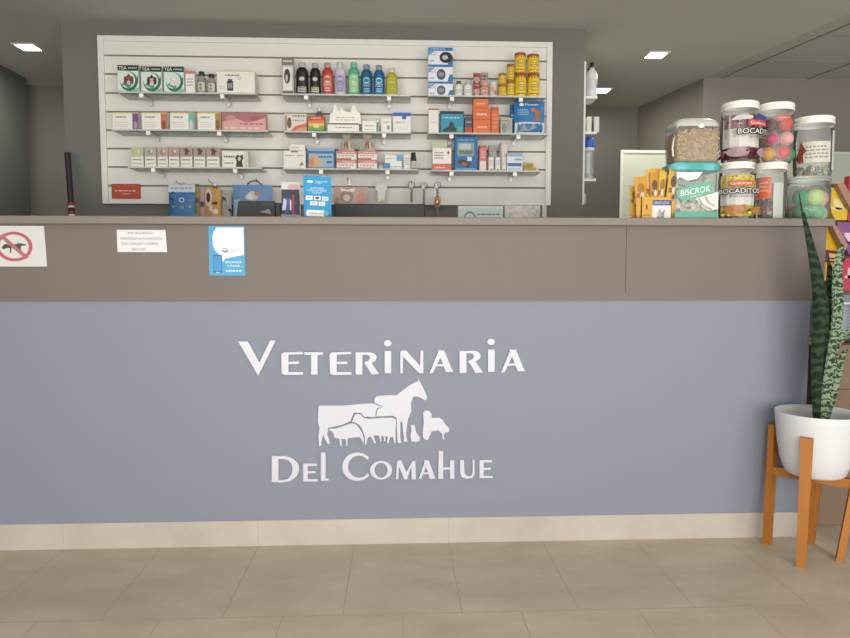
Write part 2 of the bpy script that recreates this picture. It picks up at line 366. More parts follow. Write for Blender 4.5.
# ------------------------------------------------------------------ papers on the counter band
def sheet(name, label, cat, x0, y0, x1, y1, base, marks, Y=-.0016, th=.0006, skew=0):
    a = at(x0, y1, Y); b = at(x1, y0, Y); w = b.x-a.x; h = b.z-a.z
    mb = MB(); mb.prism([(-w/2, 0), (w/2+skew, 0), (w/2, h), (-w/2, h)], -th, 0, mm(base))
    mb.paint(marks, flat(w, h, -th, .0001))
    return tag(mb.build(name, None, ((a.x+b.x)/2, Y, a.z)), label, cat)
red = 'C4566A'; gy = '4A4848'
def wu(px): return (px+20)/64.0
def wv(py): return (266.5-py)/40.5
o = sheet('prohibition_sign', 'white sheet with red no-dogs symbol at the left end of the band', 'sign', -20, 226, 44, 266.5, 'D6D6D4', [
    ('p', [(wu(x/10.63), wv(215+y/10.63)) for x, y in [(22, 345), (40, 318), (70, 305), (95, 318), (130, 312), (190, 305), (185, 282), (200, 300), (235, 302), (262, 312), (272, 298), (268, 325), (225, 328), (220, 350), (225, 385), (205, 372), (190, 352), (150, 345), (125, 350), (118, 390), (120, 402), (95, 402), (108, 385), (104, 352), (80, 350), (50, 362), (25, 358)]], gy),
    ('o', wu(14.2), wv(246.5), 18/64, 14.9/40.5, .2, red),
    ('p', [(wu(0), wv(236.5)), (wu(3.0), wv(234.2)), (wu(28), wv(257)), (wu(25), wv(259.3))], 'B06A70')], skew=.006)
sheet('paper_notice', 'small white notice with four lines of text on the band', 'notice', 117.5, 230, 165.5, 252, 'E4E2E6', [
    ('t', 'POR SEGURIDAD,', .49, .85, .52, .11, '55525C'), ('t', 'MANTENGA A SU MASCOTA', .5, .61, .86, .115, '55525C'),
    ('t', 'CON  COLLAR Y CORREA.', .47, .38, .78, .115, '55525C'), ('t', 'GRACIAS', .44, .13, .30, .11, '6A6872')], skew=.004)
sk = '3FA4D8'
sheet('payment_sticker', 'blue and white phone payment sticker on the band', 'sticker', 209.5, 226, 244.5, 275.5, sk, [
    ('p', [(.22, .97), (.97, .97), (.97, .42), (.7, .38), (.45, .34), (.38, .27), (.35, .38), (.2, .48), (.12, .6), (.1, .75), (.14, .88)], 'EEEFF0'),
    ('c', .45, .51, .09, .045, '3C6F98'), ('c', .45, .52, .065, .022, 'EEEFF0'),
    ('t', 'mercado', .74, .525, .28, .03, '707884'), ('t', 'pago', .68, .485, .16, .03, '8A929C'),
    ('r', .11, .05, .36, .42, '1D6CB4'), ('r', .13, .09, .34, .39, '3393CF'), ('r', .19, .055, .29, .07, 'BFE3F4'),
    ('t', 'ESCANEÁ', .68, .275, .46, .055, 'F2F6FA'), ('t', 'Y PAGÁ', .68, .2, .36, .055, 'F2F6FA'), ('n', .46, .06, .92, .13, 1, 'D8F0FA')])

# ------------------------------------------------------------------ slat wall display
WY = 1.35
m_slat = M('DAD8D2', .5, 0, .03, 5); m_grv = M('8C877D', .7); m_frm = M('DEDDD9', .4)
A = at(98, 36, WY); B = at(551, 42, WY); zt = 2.286; zbm = 1.384; xl = -1.613; xr = .872
t = thing('slatwall_panel', 'white slatted display panel on the dark grey wall', 'display panel', ((xl+xr)/2, WY+.02, zbm))
cx = (xl+xr)/2; hw = (xr-xl)/2; hh = zt-zbm
f = MB(); f.box(-hw, hw, -.004, 0, 0, hh, m_grv)
gz = [zt]+[at(110, y, WY).z for y in (55.3, 74, 93, 111.7, 130.2, 148.5, 167, 185.6)]+[zbm]
for a, b in zip(gz[:-1], gz[1:]): f.box(-hw+.03, hw-.03, -.020, -.004, b-zbm+.0045, a-zbm-.0045, m_slat, .002)
f.build('slat_board', t)
for a in ((-hw, -hw+.032, 0, hh), (hw-.032, hw, 0, hh), (-hw+.032, hw-.032, hh-.03, hh), (-hw+.032, hw-.032, 0, .012)):
    MB().box(a[0], a[1], -.03, 0, a[2], a[3], m_frm, .003).build('frame', t)
# clear shelves; y = row in the picture of the front edge
m_acr = clear('E4E8E2', .40, .3, .06); m_brk = M('D6D5D0', .35, .3)
SY0 = 1.185
SH = {}
rows = [('top', 'left', 118, 256, 92, (141, 222)), ('middle', 'left', 112, 268, 129.5, (148, 219)), ('bottom', 'left', 128, 262, 167, (153, 235)),
        ('top', 'centre', 282, 411, 94, (306, 389)), ('middle', 'centre', 284, 411, 131.5, (314, 384)), ('bottom', 'centre', 283, 419, 168.5, (321, 387.5)),
        ('top', 'right', 428, 546, 95.5, (452, 521)), ('middle', 'right', 428, 548, 133, (451.5, 518.5)), ('bottom', 'right', 431, 541, 170.5, (451.5, 515))]
for r, c, x0, x1, y, br in rows:
    a = at(x0, y, SY0); b = at(x1, y, SY0); z = a.z; SH[(r, c)] = z
    t = thing('display_shelf', f'clear acrylic shelf, {r} row, {c} column of the slatted panel', 'shelf', ((a.x+b.x)/2, SY0, z), group='clear shelves on the slatted panel')
    w = (b.x-a.x)/2
    f = MB(); f.box(-w, w, 0, .143, -.005, 0, m_acr, .001); f.box(-w, w, -.002, .001, -.005, .004, m_acr); f.build('shelf_plate', t)
    for x in br:
        q = at(x, y, SY0).x-(a.x+b.x)/2
        k = MB(); k.box(q-.008, q+.008, .012, .142, -.016, -.0055, m_brk, .002); 
        k.box(q-.009, q+.009, .134, .144, -.036, .0, m_brk); br_ = k.build('bracket', t); MB().box(q-.011, q+.011, -.002, .0115, -.027, -.0055, M('EDECE8', .3), .002).build('bracket_clip', br_)

# ------------------------------------------------------------------ goods builders
FY = 1.20     # fronts of the goods on the shelves
def spot(x0, x1, yt, zb, Y):
    a = at(x0, yt, Y); b = at(x1, yt, Y); return (a.x+b.x)/2, (b.x-a.x), a.z-zb
def carton(name, label, cat, x0, x1, yt, zb, base, marks, d=.05, Y=FY, group=None, rz=0, top=None, side=None, tab=False):
    cx, w, h = spot(x0, x1, yt, zb, Y); w *= .97
    mb = MB(); m = mm(base); mb.box(-w/2, w/2, -d/2, d/2, 0, h, m, min(.0012, w*.03))
    if top: mb.box(-w/2+.0006, w/2-.0006, -d/2+.0006, d/2-.0006, h-.0004, h+.0003, mm(top))
    if side: mb.box(-w/2-.0002, w/2+.0002, -d/2+.001, d/2-.001, .001, h-.001, mm(side))
    mb.paint(marks, flat(w, h, -d/2))
    # end flap seam so that the carton reads as folded board
    mb.box(-w/2+.0008, w/2-.0008, -.0003, .0003, h, h+.0005, M('8A877F', .8))
    o = mb.build(name, None, (cx, Y+d/2, zb), (0, 0, rz)); return tag(o, label, cat, group), w, h
def bottle(name, label, cat, x0, x1, yt, zb, body, capc, marks, Y=FY, group=None, cap=.16, sy=.7, neck=.45, lab=(.12, .62), labc=None, capw=.55, mbody=None):
    cx, w, h = spot(x0, x1, yt, zb, Y); r = w*.48; d = r*sy
    t = thing(name, label, cat, (cx, Y+d+.002, zb), group=group); hb = h*(1-cap)
    bm_ = mbody or mm(body)
    MB().lathe([(.001, 0), (r*.86, 0), (r*.95, h*.02), (r, h*.08), (r, hb*.76), (r*.97, hb*.85), (r*.84, hb*.93), (r*neck*1.1, hb*.97), (r*neck, hb)], bm_, sy=sy).build('body', t)
    mbc = mm(capc); MB().lathe([(r*capw, hb-.002), (r*capw*1.02, hb+.2*(h-hb)), (r*capw, hb+.85*(h-hb)), (r*capw*.85, h), (.0005, h)], mbc, sy=max(sy, .8)).build('cap', t)
    if marks or labc:
        L = MB(); z0, z1 = lab[0]*h, lab[1]*h
        fn = lambda u, v, k: ((r+.0003+.00015*k)*sin((u-.5)*2.5), -(r+.0003+.00015*k)*cos((u-.5)*2.5)*sy, z0+v*(z1-z0))
        L.paint(([('r', 0, 0, 1, 1, labc)] if labc else [])+list(marks), fn); L.build('label', t)
    return t
def pouch(mb, w, h, t_, m, marks=(), pinch=.1, n=8):
    def dep(u, v): return t_/2*(max(0, 1-(abs(2*u-1))**3))**.6*(max(0, 1-abs(2*v-1)**4))**.6+.0006
    for sgn in (-1, 1):
        vs = [((i/n-.5)*w, sgn*dep(i/n, j/n), j/n*h) for j in range(n+1) for i in range(n+1)]
        mb.add(vs, [(j*(n+1)+i, j*(n+1)+i+1, (j+1)*(n+1)+i+1, (j+1)*(n+1)+i) for j in range(n) for i in range(n)], m, True)
    mb.paint(marks, lambda u, v, k: ((u-.5)*w, -dep(u, v)-.0012-.00015*k, v*h)); return mb
W_ = 'ECEAE4'
# --- top left shelf
z = SH[('top', 'left')]
grn = '1F7A55'
def tea(px0, px1, yt, label, fur, ear):
    return carton('flea_treatment_box', label, 'box', px0, px1, yt, z, 'DDE6E0', [
        ('r', 0, .80, 1, 1, '16382B'), ('r', 0, 0, 1, .03, '16382B'), ('t', 'TEA', .24, .9, .38, .12, 'F4F4F2'), ('n', .5, .85, .95, .95, 1, 'C9D6CF'),
        ('c', .52, .42, .42, .36, grn), ('c', .47, .47, .36, .30, 'D7E7DD'), ('p', [(.02, .1), (.45, .02), (.98, .2), (.98, .04), (.02, .03)], '8DBFA5'), ('p', [(.72, .12), (.95, .35), (.98, .75), (.86, .35)], grn),
        ('p', [(.18, .30), (.4, .22), (.5, .12), (.65, .25), (.62, .34), (.3, .42)], '5F9A82'),
        ('c', .52, .45, .16, .17, fur), ('c', .36, .46, .07, .15, ear), ('c', .68, .46, .07, .15, ear), ('p', [(.38, .55), (.52, .70), (.66, .55)], ear), ('c', .52, .37, .07, .07, 'E9DFD8'), ('c', .52, .38, .025, .025, '2A2522'), ('c', .46, .47, .02, .02, '1E1A18'), ('c', .58, .47, .02, .02, '1E1A18')], d=.045, group='green boxes with dog pictures')
tea(117, 138.8, 65, 'green dog flea treatment box with reddish brown dog, first of the three', '8C5A50', '6E3F38')
tea(140.3, 161.8, 66.3, 'green dog flea treatment box with black and brown eared dog, middle of the three', 'C9B9AD', '3A2622')
tea(163, 184, 66.5, 'green dog flea treatment box with white dog picture, right of the three', 'EDEBE6', 'D8D6D0')
carton('medicine_box', 'narrow white box with red top beside the green boxes', 'box', 185, 194.5, 70.5, z, W_, [('r', 0, .86, 1, 1, 'C9847C'), ('n', .15, .3, .85, .7, 3, 'A9A6A0')], d=.03)
for (x0, x1, yt, l) in ((196, 204.5, 70.5, 'taller glass medicine bottle with dark cap on top left shelf'), (206, 214.5, 73, 'shorter glass medicine bottle with dark cap next to the big white box')):
    bottle('medicine_bottle', l, 'bottle', x0, x1, yt, z, '9C988B', '3B3B3A', [('r', .1, .05, .9, .8, 'D5D2C4'), ('c', .5, .4, .2, .3, '8B7C62'), ('n', .2, .8, .8, .98, 2, '6B675E')], sy=1, capw=.7, neck=.7, cap=.2)
carton('medicine_box', 'large white box with a drawn dark bottle, right end of the top left shelf', 'box', 216, 255, 70.3, z, 'E9E7DD', [
    ('r', 0, .95, 1, 1, 'D3CB93'), ('n', .22, .74, .62, .86, 1, '5C5A58'), ('r', .27, .14, .43, .56, '3C3B3D'), ('r', .29, .24, .41, .46, '8D8B8C'), ('r', .29, .56, .41, .64, '5B5A5C'), ('n', .55, .58, .66, .74, 2, 'A9A6A0'), ('n', .05, .2, .2, .35, 2, 'C0BDB5')], d=.085)
# --- middle left shelf
z = SH[('middle', 'left')]
def vial(x0, x1, acc, l, ext):
    carton('tablet_box', l, 'box', x0, x1, 112, z, 'EDEBE3', [('r', 0, .93, 1, 1, 'C9BE62'), ('r', .76, 0, 1, .93, acc), ('n', .12, .66, .55, .8, 1, '55534F'), ('n', .1, .15, .6, .5, 3, 'CFCBC2')]+ext, d=.04, group='white boxes with a coloured end band')
vial(112, 138.7, '7D4D96', 'white tablet box with purple end on middle left shelf', [('c', .88, .3, .07, .2, 'A9A0A5')])
vial(141, 167, 'C8764A', 'white tablet box with orange end on middle left shelf', [('c', .88, .3, .07, .25, '8A4F35')])
vial(169.5, 194.5, '74B5AA', 'white tablet box with teal end on middle left shelf', [('c', .86, .3, .08, .3, 'C9CFCB')])
vial(197, 221, 'B08A4C', 'white tablet box with ochre end on middle left shelf', [('c', .86, .3, .08, .3, '8F5B3A')])
carton('treat_packet', 'pink and red patterned flat packet at the end of the middle left shelf', 'packet', 221.5, 266, 112.5, z, 'D7A5A3', [('r', 0, .5, 1, 1, 'B06B70'), ('p', [(0, .5), (.3, .7), (.6, .45), (1, .75), (1, 0), (0, 0)], 'D9A19E'), ('c', .2, .7, .12, .15, 'C98C8C'), ('c', .75, .7, .12, .12, 'A65560'), ('n', .4, .3, .97, .5, 1, 'B36B6C'), ('n', .05, .1, .9, .25, 1, 'E9CFC8')], d=.06, rz=.02)
# --- bottom left shelf
z = SH[('bottom', 'left')]
X = [(131, 143.2, 'B7BE9B', 'C9C98A'), (144.3, 155.8, 'B4AFA4', '8C9787'), (157, 167.6, 'B9A39A', 'A68078'), (168.2, 179, 'B5988D', 'B07C78'), (180, 192, 'A7978B', '5A4238'), (193.3, 205, 'A7978B', '5A4238'), (206.2, 219.3, 'A7978B', '5A4238')]
ords = ['with yellow-green top, first from the left', 'with grey-green top, second from the left', 'with pale pink top, third from the left', 'with pinkish brown top, fourth from the left', 'with dark dog on taupe top, left of three alike', 'with dark dog on taupe top, middle of three alike', 'with dark dog on taupe top, beside the larger white box']
for (x0, x1, c, c2), l in zip(X, ords):
    dogm = [('p', [(.35, .62), (.45, .60), (.52, .66), (.62, .62), (.7, .58), (.66, .72), (.82, .8), (.7, .88), (.55, .97), (.42, .93), (.25, .93), (.35, .85), (.42, .75)], c2)] if c2 == '5A4238' else [('c', .5, .75, .25, .14, c2), ('c', .62, .8, .1, .08, 'DAD5CB')]
    carton('pipette_box', f'small box {l}', 'box', x0, x1, 147.3, z, 'E8E4DA', [('r', 0, .54, 1, 1, c)]+dogm+[('n', .12, .32, .88, .46, 1, '6E6A66'), ('n', .12, .12, .88, .26, 1, 'A8A49C')], d=.03, group='small boxes on the bottom left shelf')
carton('medicine_box', 'white box with black dog drawing at the end of the bottom left shelf', 'box', 221.5, 248.5, 151, z, 'E8E5DC', [('n', .08, .55, .5, .8, 1, '5F5D5A'), ('n', .08, .2, .45, .4, 1, '8A8F84'), ('p', [(.52, .08), (.55, .4), (.5, .6), (.58, .8), (.68, .72), (.78, .82), (.82, .6), (.76, .4), (.8, .08)], '33332F'), ('c', .66, .55, .06, .12, 'C9C5BC'), ('r', .84, 0, 1, 1, 'CBCFC4')], d=.05)
# red sign card on the panel
sheet('shop_sign', 'small red sign with white text at the lower left of the slatted panel', 'sign', 112, 184, 140.5, 198.8, 'C44A38', [('n', .12, .45, .86, .62, 1, 'E8C2B8'), ('n', .35, .28, .65, .4, 1, 'E8C2B8')], Y=WY-.003, th=.002)

# --- top centre shelf
z = SH[('top', 'centre')]
carton('shampoo_box', 'grey shampoo box with black and white picture before the row of bottles', 'box', 281.5, 293.5, 57.5, z, 'B9B6B0', [('r', 0, .8, 1, 1, '77736F'), ('r', .1, .12, .85, .76, 'DEDCD6'), ('c', .45, .5, .27, .2, '3C3A3A'), ('c', .4, .45, .1, .1, 'BDB9B2'), ('r', .05, .01, .95, .1, '5B5856'), ('n', .1, .86, .9, .95, 1, 'E4E2DC')], d=.035)
bt = [(295, 307.8, 61, '1E1C1E', 'B9B4B2', 'BDB9B6', '3A3838', 'black shampoo bottle with silver print, left of the pair'), (309, 320.3, 61.8, '1E1C1C', 'A9A5A0', 'C9C6A8', '32312C', 'black shampoo bottle with cream print, right of the pair'),
      (321.3, 333, 61.5, 'B5382E', 'B0908A', 'C8574A', 'E9D3CC', 'red shampoo bottle'), (334, 345.5, 61, 'C8C0D0', 'C3C3C8', 'B2A6C8', '6A5E92', 'pale lilac shampoo bottle'),
      (347.5, 359.3, 61, '4FAE86', '65C09C', '8CC79A', 'D9E3A4', 'mint green shampoo bottle'), (360.5, 372.3, 63.5, '12567F', '7A8F98', '1C78A4', '9CCBDD', 'dark blue shampoo bottle'),
      (373.3, 384.5, 64, '155C93', '8B9BA2', '2279AE', 'BFE0EE', 'bright blue shampoo bottle'), (385.8, 397.5, 67, 'B0AC20', 'CFCBB6', 'C3BF3A', '7C8226', 'yellow-green shampoo bottle at the right end')]
for x0, x1, yt, c, cc, lc, pc, l in bt:
    bottle('shampoo_bottle', l+' on top centre shelf', 'bottle', x0, x1, yt, z, c, cc, [('r', .12, .05, .88, .95, lc) if c[0] != '1' else ('r', .2, .02, .8, .3, lc), ('c', .5, .7, .26, .16, pc), ('c', .5, .7, .18, .1, lc), ('n', .22, .35, .78, .55, 2, pc), ('n', .3, .05, .7, .3, 2, pc)], group='shampoo bottles on the top centre shelf', cap=.15, neck=.55, capw=.6, lab=(.08, .66))
# --- middle centre shelf
z = SH[('middle', 'centre')]
carton('treatment_box', 'white and orange box with animal picture, left on middle centre shelf', 'box', 284, 306.8, 113.5, z, 'DAD3C6', [('p', [(.2, 0), (1, 0), (1, .5), (.5, .35)], 'D4694C'), ('p', [(.4, 0), (1, 0), (1, .3), (.6, .2)], 'E08C76'), ('r', .02, 0, .12, .9, 'A98B6F'), ('c', .22, .5, .1, .3, '6B553F'), ('n', .38, .8, .95, .95, 1, '4A4640'), ('n', .38, .55, .9, .7, 1, '9B968B')], d=.05)
bottle('dropper_bottle', 'small dark capped bottle standing behind the striped box', 'bottle', 315, 322.5, 106, z, '6A5E54', 'D6D2C8', [('r', .1, .1, .9, .9, '4A453F')], Y=FY+.06, sy=1, cap=.15, capw=.6)
carton('treatment_box', 'red yellow and green striped box on middle centre shelf', 'box', 308, 324.5, 115.5, z, 'C8402F', [('r', 0, .55, 1, .72, 'DE7A3A'), ('r', 0, .38, 1, .55, 'E3BE48'), ('r', 0, .16, 1, .38, '7FA34A'), ('r', 0, 0, 1, .16, '3E7F4E'), ('n', .2, .78, .8, .92, 1, 'EBD3C9'), ('c', .5, .38, .2, .12, 'E9D58A')], d=.045)
o, w, h = carton('treatment_box', 'low long white box under the white bag on middle centre shelf', 'box', 327, 359.5, 123.3, z, 'E9E6DE', [('r', 0, .88, 1, 1, '44423F'), ('n', .25, .45, .8, .65, 1, '77746E'), ('r', 0, 0, 1, .1, 'B9B5AB')], d=.07)
c3 = at(329, 104.5, FY+.02); c4 = at(361, 104.5, FY+.02)
mb = MB(); w_ = c4.x-c3.x; h_ = c3.z-(z+h)
mb.prism([(-w_*.5, 0), (w_*.5, 0), (w_*.47, h_*.55), (w_*.36, h_*.7), (w_*.3, h_), (w_*.22, h_*.92), (w_*.18, h_*.62), (-w_*.02, h_*.66), (-w_*.1, h_*.88), (-w_*.2, h_*.62), (-w_*.28, h_*.95), (-w_*.34, h_), (-w_*.38, h_*.6), (-w_*.47, h_*.5)], -.02, .02, M('E6E3D8', .4, 0, .1, 60, .6))
mb.paint([('n', .2, .15, .8, .4, 2, 'B9B5A8'), ('r', .05, .0, .95, .05, '8F8C82')], flat(w_, h_, -.02))
tag(mb.build('crumpled_bag', None, ((c3.x+c4.x)/2, FY+.04, z+h+.001)), 'white crumpled bag lying on the low white box', 'bag')
carton('medicine_box', 'white box with green edge on middle centre shelf', 'box', 362, 379, 120.8, z, 'EAE8E0', [('r', .86, 0, .98, .9, '3E8E78'), ('n', .15, .5, .7, .7, 1, '8A877F'), ('n', .15, .2, .7, .35, 1, 'B5B2A8')], d=.05)
carton('medicine_box', 'small plain white box between green edge and blue top boxes', 'box', 381, 391.5, 117.5, z, 'E5E2DA', [('n', .2, .6, .8, .8, 1, 'A9A6A0'), ('c', .7, .35, .14, .15, '8F8D80')], d=.05)
carton('medicine_box', 'white box with blue top at right end of middle centre shelf', 'box', 392.8, 411, 112.5, z, 'E7E6E2', [('r', 0, .82, 1, 1, '3D62B8'), ('r', .5, .68, .75, .82, '3D62B8'), ('n', .1, .45, .7, .6, 1, 'ABA8A2'), ('n', .1, .15, .85, .35, 2, 'CDCAC2')], d=.05)
# --- bottom centre shelf
z = SH[('bottom', 'centre')]
o, w, h = carton('medicine_box', 'white box with grey print, left on bottom centre shelf', 'box', 283, 306, 150.5, z, 'E6E3DC', [('r', .35, .9, .65, 1, '7A7874'), ('n', .08, .66, .5, .8, 1, '8E8B86'), ('n', .62, .66, .9, .8, 1, '8E8B86'), ('p', [(.7, .15), (.92, .25), (.8, .4)], 'A86868')], d=.055)
cx, w2, h2 = spot(289.5, 305, 144.2, z+h+.001, FY)
mb = MB(); mb.box(-w2/2, w2/2, -.02, .02, 0, h2, mm('E4E2DB'), .001); mb.paint([('n', .1, .3, .6, .7, 1, '9A9790')], flat(w2, h2, -.02)); tag(mb.build('medicine_box', None, (cx, FY+.022, z+h+.001)), 'small white box lying on top of the white bottom shelf box', 'box')
carton('medicine_box', 'blue box with orange and sky picture on bottom centre shelf', 'box', 307, 335, 148.5, z, '3A6CA8', [('r', .05, .12, .95, .76, '8FB4CC'), ('p', [(.05, .12), (.4, .12), (.55, .4), (.3, .7), (.05, .65)], 'C7A98A'), ('c', .15, .35, .1, .2, 'D08A4A'), ('r', .05, .02, .95, .1, '9C7A50'), ('n', .4, .5, .9, .7, 1, '2C5C98'), ('r', .7, .28, .9, .4, '2767B2'), ('r', 0, .88, 1, 1, '7EA8D2')], d=.05)
for (x0, x1, l) in ((336.3, 356.8, 'left'), (357.6, 377.3, 'right')):
    zz = z; 
    for lev, (yt, pos) in enumerate(((160, 'lower'), (151, 'upper'))):
        o, w, h = carton('tablet_box', f'{pos} red striped white box of the {l} stack on bottom centre shelf', 'box', x0, x1, yt, zz, 'E8DCD2', [('r', 0, .66, 1, 1, 'C98278'), ('r', 0, .0, .72, .22, 'C06A5E'), ('n', .3, .74, .95, .9, 1, 'EFE6DE'), ('t', 'Equi Boost', .5, .45, .8, .24, '9A6258') if False else ('n', .1, .36, .9, .56, 1, '8F5148')], d=.055, group='red striped white boxes')
        zz += h+.0012
    q0 = at((x0+x1)/2-8, 132, FY+.02); q1 = at((x0+x1)/2+8, 132, FY+.02); w_ = q1.x-q0.x; h_ = q0.z-zz
    mb = MB(); mb.prism([(-w_*.5, 0), (w_*.5, 0), (w_*.4, h_*.4), (w_*.15, h_*.62), (w_*.3, h_*.8), (w_*.32, h_), (-w_*.3, h_), (-w_*.26, h_*.78), (-w_*.15, h_*.6), (-w_*.42, h_*.35)], -.012, .012, M('8E7F6E', .6, 0, .3, 45, 0, 'A89A88'))
    mb.paint([('p', [(.3, .1), (.45, .35), (.6, .08), (.7, .3), (.55, .52), (.35, .45)], '6B5C4E'), ('r', .22, .9, .8, .98, '55483C'), ('p', [(.62, .1), (.75, .15), (.66, .5), (.6, .45)], 'C9BDAE')], flat(w_, h_, -.012))
    tag(mb.build('toy_bundle', None, ((q0.x+q1.x)/2, FY+.035, zz+.001)), f'brown gathered cloth sachet on the {l} stack of red striped boxes', 'sachet', 'brown sachets on red striped boxes')
t = thing('ointment_jar', 'tiny purple lidded jar beside the red striped boxes', 'jar', (at(381, 165, FY).x, FY+.014, z))
MB().lathe([(.001, 0), (.014, 0), (.0145, .004), (.0145, .024), (.012, .027)], mm('BDB6C4')).build('body', t); MB().lathe([(.0145, .027), (.0145, .036), (.013, .038), (.0005, .038)], mm('8F84A8')).build('lid', t)
carton('medicine_box', 'white box with blue squares on bottom centre shelf', 'box', 384.5, 402, 155, z, 'E6E6E4', [('r', 0, .0, .32, .45, '2F86C0'), ('r', .68, .6, 1, 1, '6C9FD0'), ('n', .35, .1, .95, .3, 1, '9CA6B2'), ('n', .06, .66, .5, .85, 1, '9CA6B2')], d=.045, rz=.03)
carton('medicine_box', 'narrow white box beside the small black bottle', 'box', 403.5, 410, 154.5, z, 'DCDCDA', [('n', .15, .3, .85, .8, 4, '8F96A0')], d=.03)
bottle('medicine_bottle', 'small black capped bottle at right end of bottom centre shelf', 'bottle', 410.6, 416.6, 152, z, '2B2424', '1C1A1B', [('r', 0, 0, 1, 1, 'CFCBC6'), ('n', .1, .2, .9, .8, 3, '77726E')], sy=1, cap=.2, capw=.8, neck=.7, lab=(.12, .5))

# --- top right shelf
z = SH[('top', 'right')]
prev = z
for yt, l, dk in ((81.5, 'bottom', '5B5F6C'), (64.5, 'middle', '4E525E'), (47.3, 'top', '26282E')):
    top = (l == 'top')
    o, w, h = carton('device_box', f'white and blue box with dark oval device, {l} of the stack of three', 'box', 428, 453.3, yt, prev, 'E3E7EA', [
        ('r', 0, .86 if not top else .8, 1, 1, '2F75B8'), ('p', [(.0, .8), (.3, .86), (0, .5)], '5CA3D0'), ('p', [(.78, 0), (1, 0), (1, .45), (.86, .4)], '2A7DB0'),
        ('c', .72 if top else .52, .42, .27 if top else .18, .33, dk), ('c', .68 if top else .52, .42, .12, .14, '8E939C' if not top else 'B9BEC4'), ('n', .05, .5, .3, .75, 2, '8CA0B2'), ('n', .05, .1, .25, .3, 1, '8CA0B2')]+([('n', .08, .86, .7, .95, 1, 'DCE8F2')] if top else []), d=.06, group='device boxes stacked on the top right shelf')
    prev += h+.0008
for x0, x1, cc, l in ((455, 463.2, '4E6B55', 'white plastic bottle with dark green cap beside the device boxes'), (464, 473, 'BCC6C0', 'white plastic bottle with pale cap left of the red cans')):
    bottle('lotion_bottle', l, 'bottle', x0, x1, 80, z, 'E2E1DC', cc, [('n', .2, .2, .8, .7, 3, '8FA0A0')], cap=.18, sy=.9, neck=.5, capw=.6)
def can(name, label, cat, x0, x1, yt, zb, base, lid, marks, Y=FY, group=None):
    cx, w, h = spot(x0, x1, yt, zb, Y); r = w*.485
    t = thing(name, label, cat, (cx, Y+r, zb), group=group)
    MB().lathe([(.001, 0), (r*.97, 0), (r, .002), (r, h*.86), (r*.97, h*.87)], mm(base)).paint(marks, round_(r, h*.86)).build('body', t)
    MB().lathe([(r*1.0, h*.86), (r*1.02, h*.88), (r*1.02, h*.985), (r*.98, h), (.0005, h)], mm(lid)).build('lid', t); return h
rd = [('r', 0, .35, 1, .7, 'E3C9C0'), ('n', .15, .42, .85, .62, 1, '8B3A38'), ('c', .5, .2, .2, .1, 'D8A8A0')]
h = can('snack_can', 'lower red tin of the pair left of the pink tins', 'tin', 473.6, 480.4, 84, z, 'B04A48', 'C9786E', rd, group='small tins'); can('snack_can', 'upper red tin of the pair left of the pink tins', 'tin', 473.6, 480.4, 72.5, z+h+.0005, 'A8433F', 'C9786E', rd, group='small tins')
pk = [('r', 0, .2, 1, .8, 'DDB49A'), ('c', .5, .5, .3, .2, 'C07A62'), ('n', .2, .4, .8, .6, 1, 'F0E2D4')]
h = can('snack_can', 'lower pink and tan tin beside the red tins', 'tin', 480.8, 488.8, 82.5, z, 'C4857A', 'D8A8A0', pk, group='small tins')
can('snack_can', 'upper grey pink tin with figure on the pink pair', 'tin', 480.8, 488.6, 71.5, z+h+.0005, 'B79E98', 'C9B0AA', [('c', .5, .5, .3, .3, '6B3E3C'), ('n', .2, .1, .8, .25, 1, 'E8DCD6')], group='small tins')
can('snack_can', 'white tin with pink pattern beside the yellow cans', 'tin', 490, 497.6, 81.5, z, 'D9CCC8', 'D8D2CC', [('c', .4, .6, .2, .15, 'C88A88'), ('c', .65, .35, .2, .15, 'B87272')], group='small tins')
yel = lambda: [('r', 0, .9, 1, 1, 'A86A2A'), ('r', 0, 0, 1, .06, 'B0722E'), ('c', .5, .55, .28, .24, 'C99A2E'), ('c', .5, .55, .2, .17, 'F0D65A'), ('n', .3, .45, .7, .64, 2, '6E4E1E'), ('n', .2, .12, .8, .25, 1, '8A6424')]
yc = 'F4CE22'; lc = 'A8552E'
for x0, x1, ya, yb, Y, l in ((514.8+.8, 527.6, 72.5, 52, FY, 'second column from the right'), (528.4, 541, 72.5, 53.3, FY, 'rightmost column')):
    h = can('food_can', f'yellow can at the bottom of the {l}', 'can', x0, x1, ya, z, yc, lc, yel(), Y, 'yellow cans on the top right shelf')
    can('food_can', f'yellow can on top of the {l}', 'can', x0, x1-.7, yb, z+h+.0005, yc, lc, yel(), Y, 'yellow cans on the top right shelf')
for x0, x1, ya, yb, l in ((507.5, 515.3, 80, 63.5, 'narrow middle column'), (499, 507.2, 84, 73, 'leftmost column')):
    h = can('food_can', f'small yellow can at the bottom of the {l}', 'can', x0, x1, ya, z, yc, lc, yel(), FY, 'yellow cans on the top right shelf')
    can('food_can', f'small yellow can on top of the {l}', 'can', x0, x1-.4, yb, z+h+.0005, yc, lc, yel(), FY, 'yellow cans on the top right shelf')
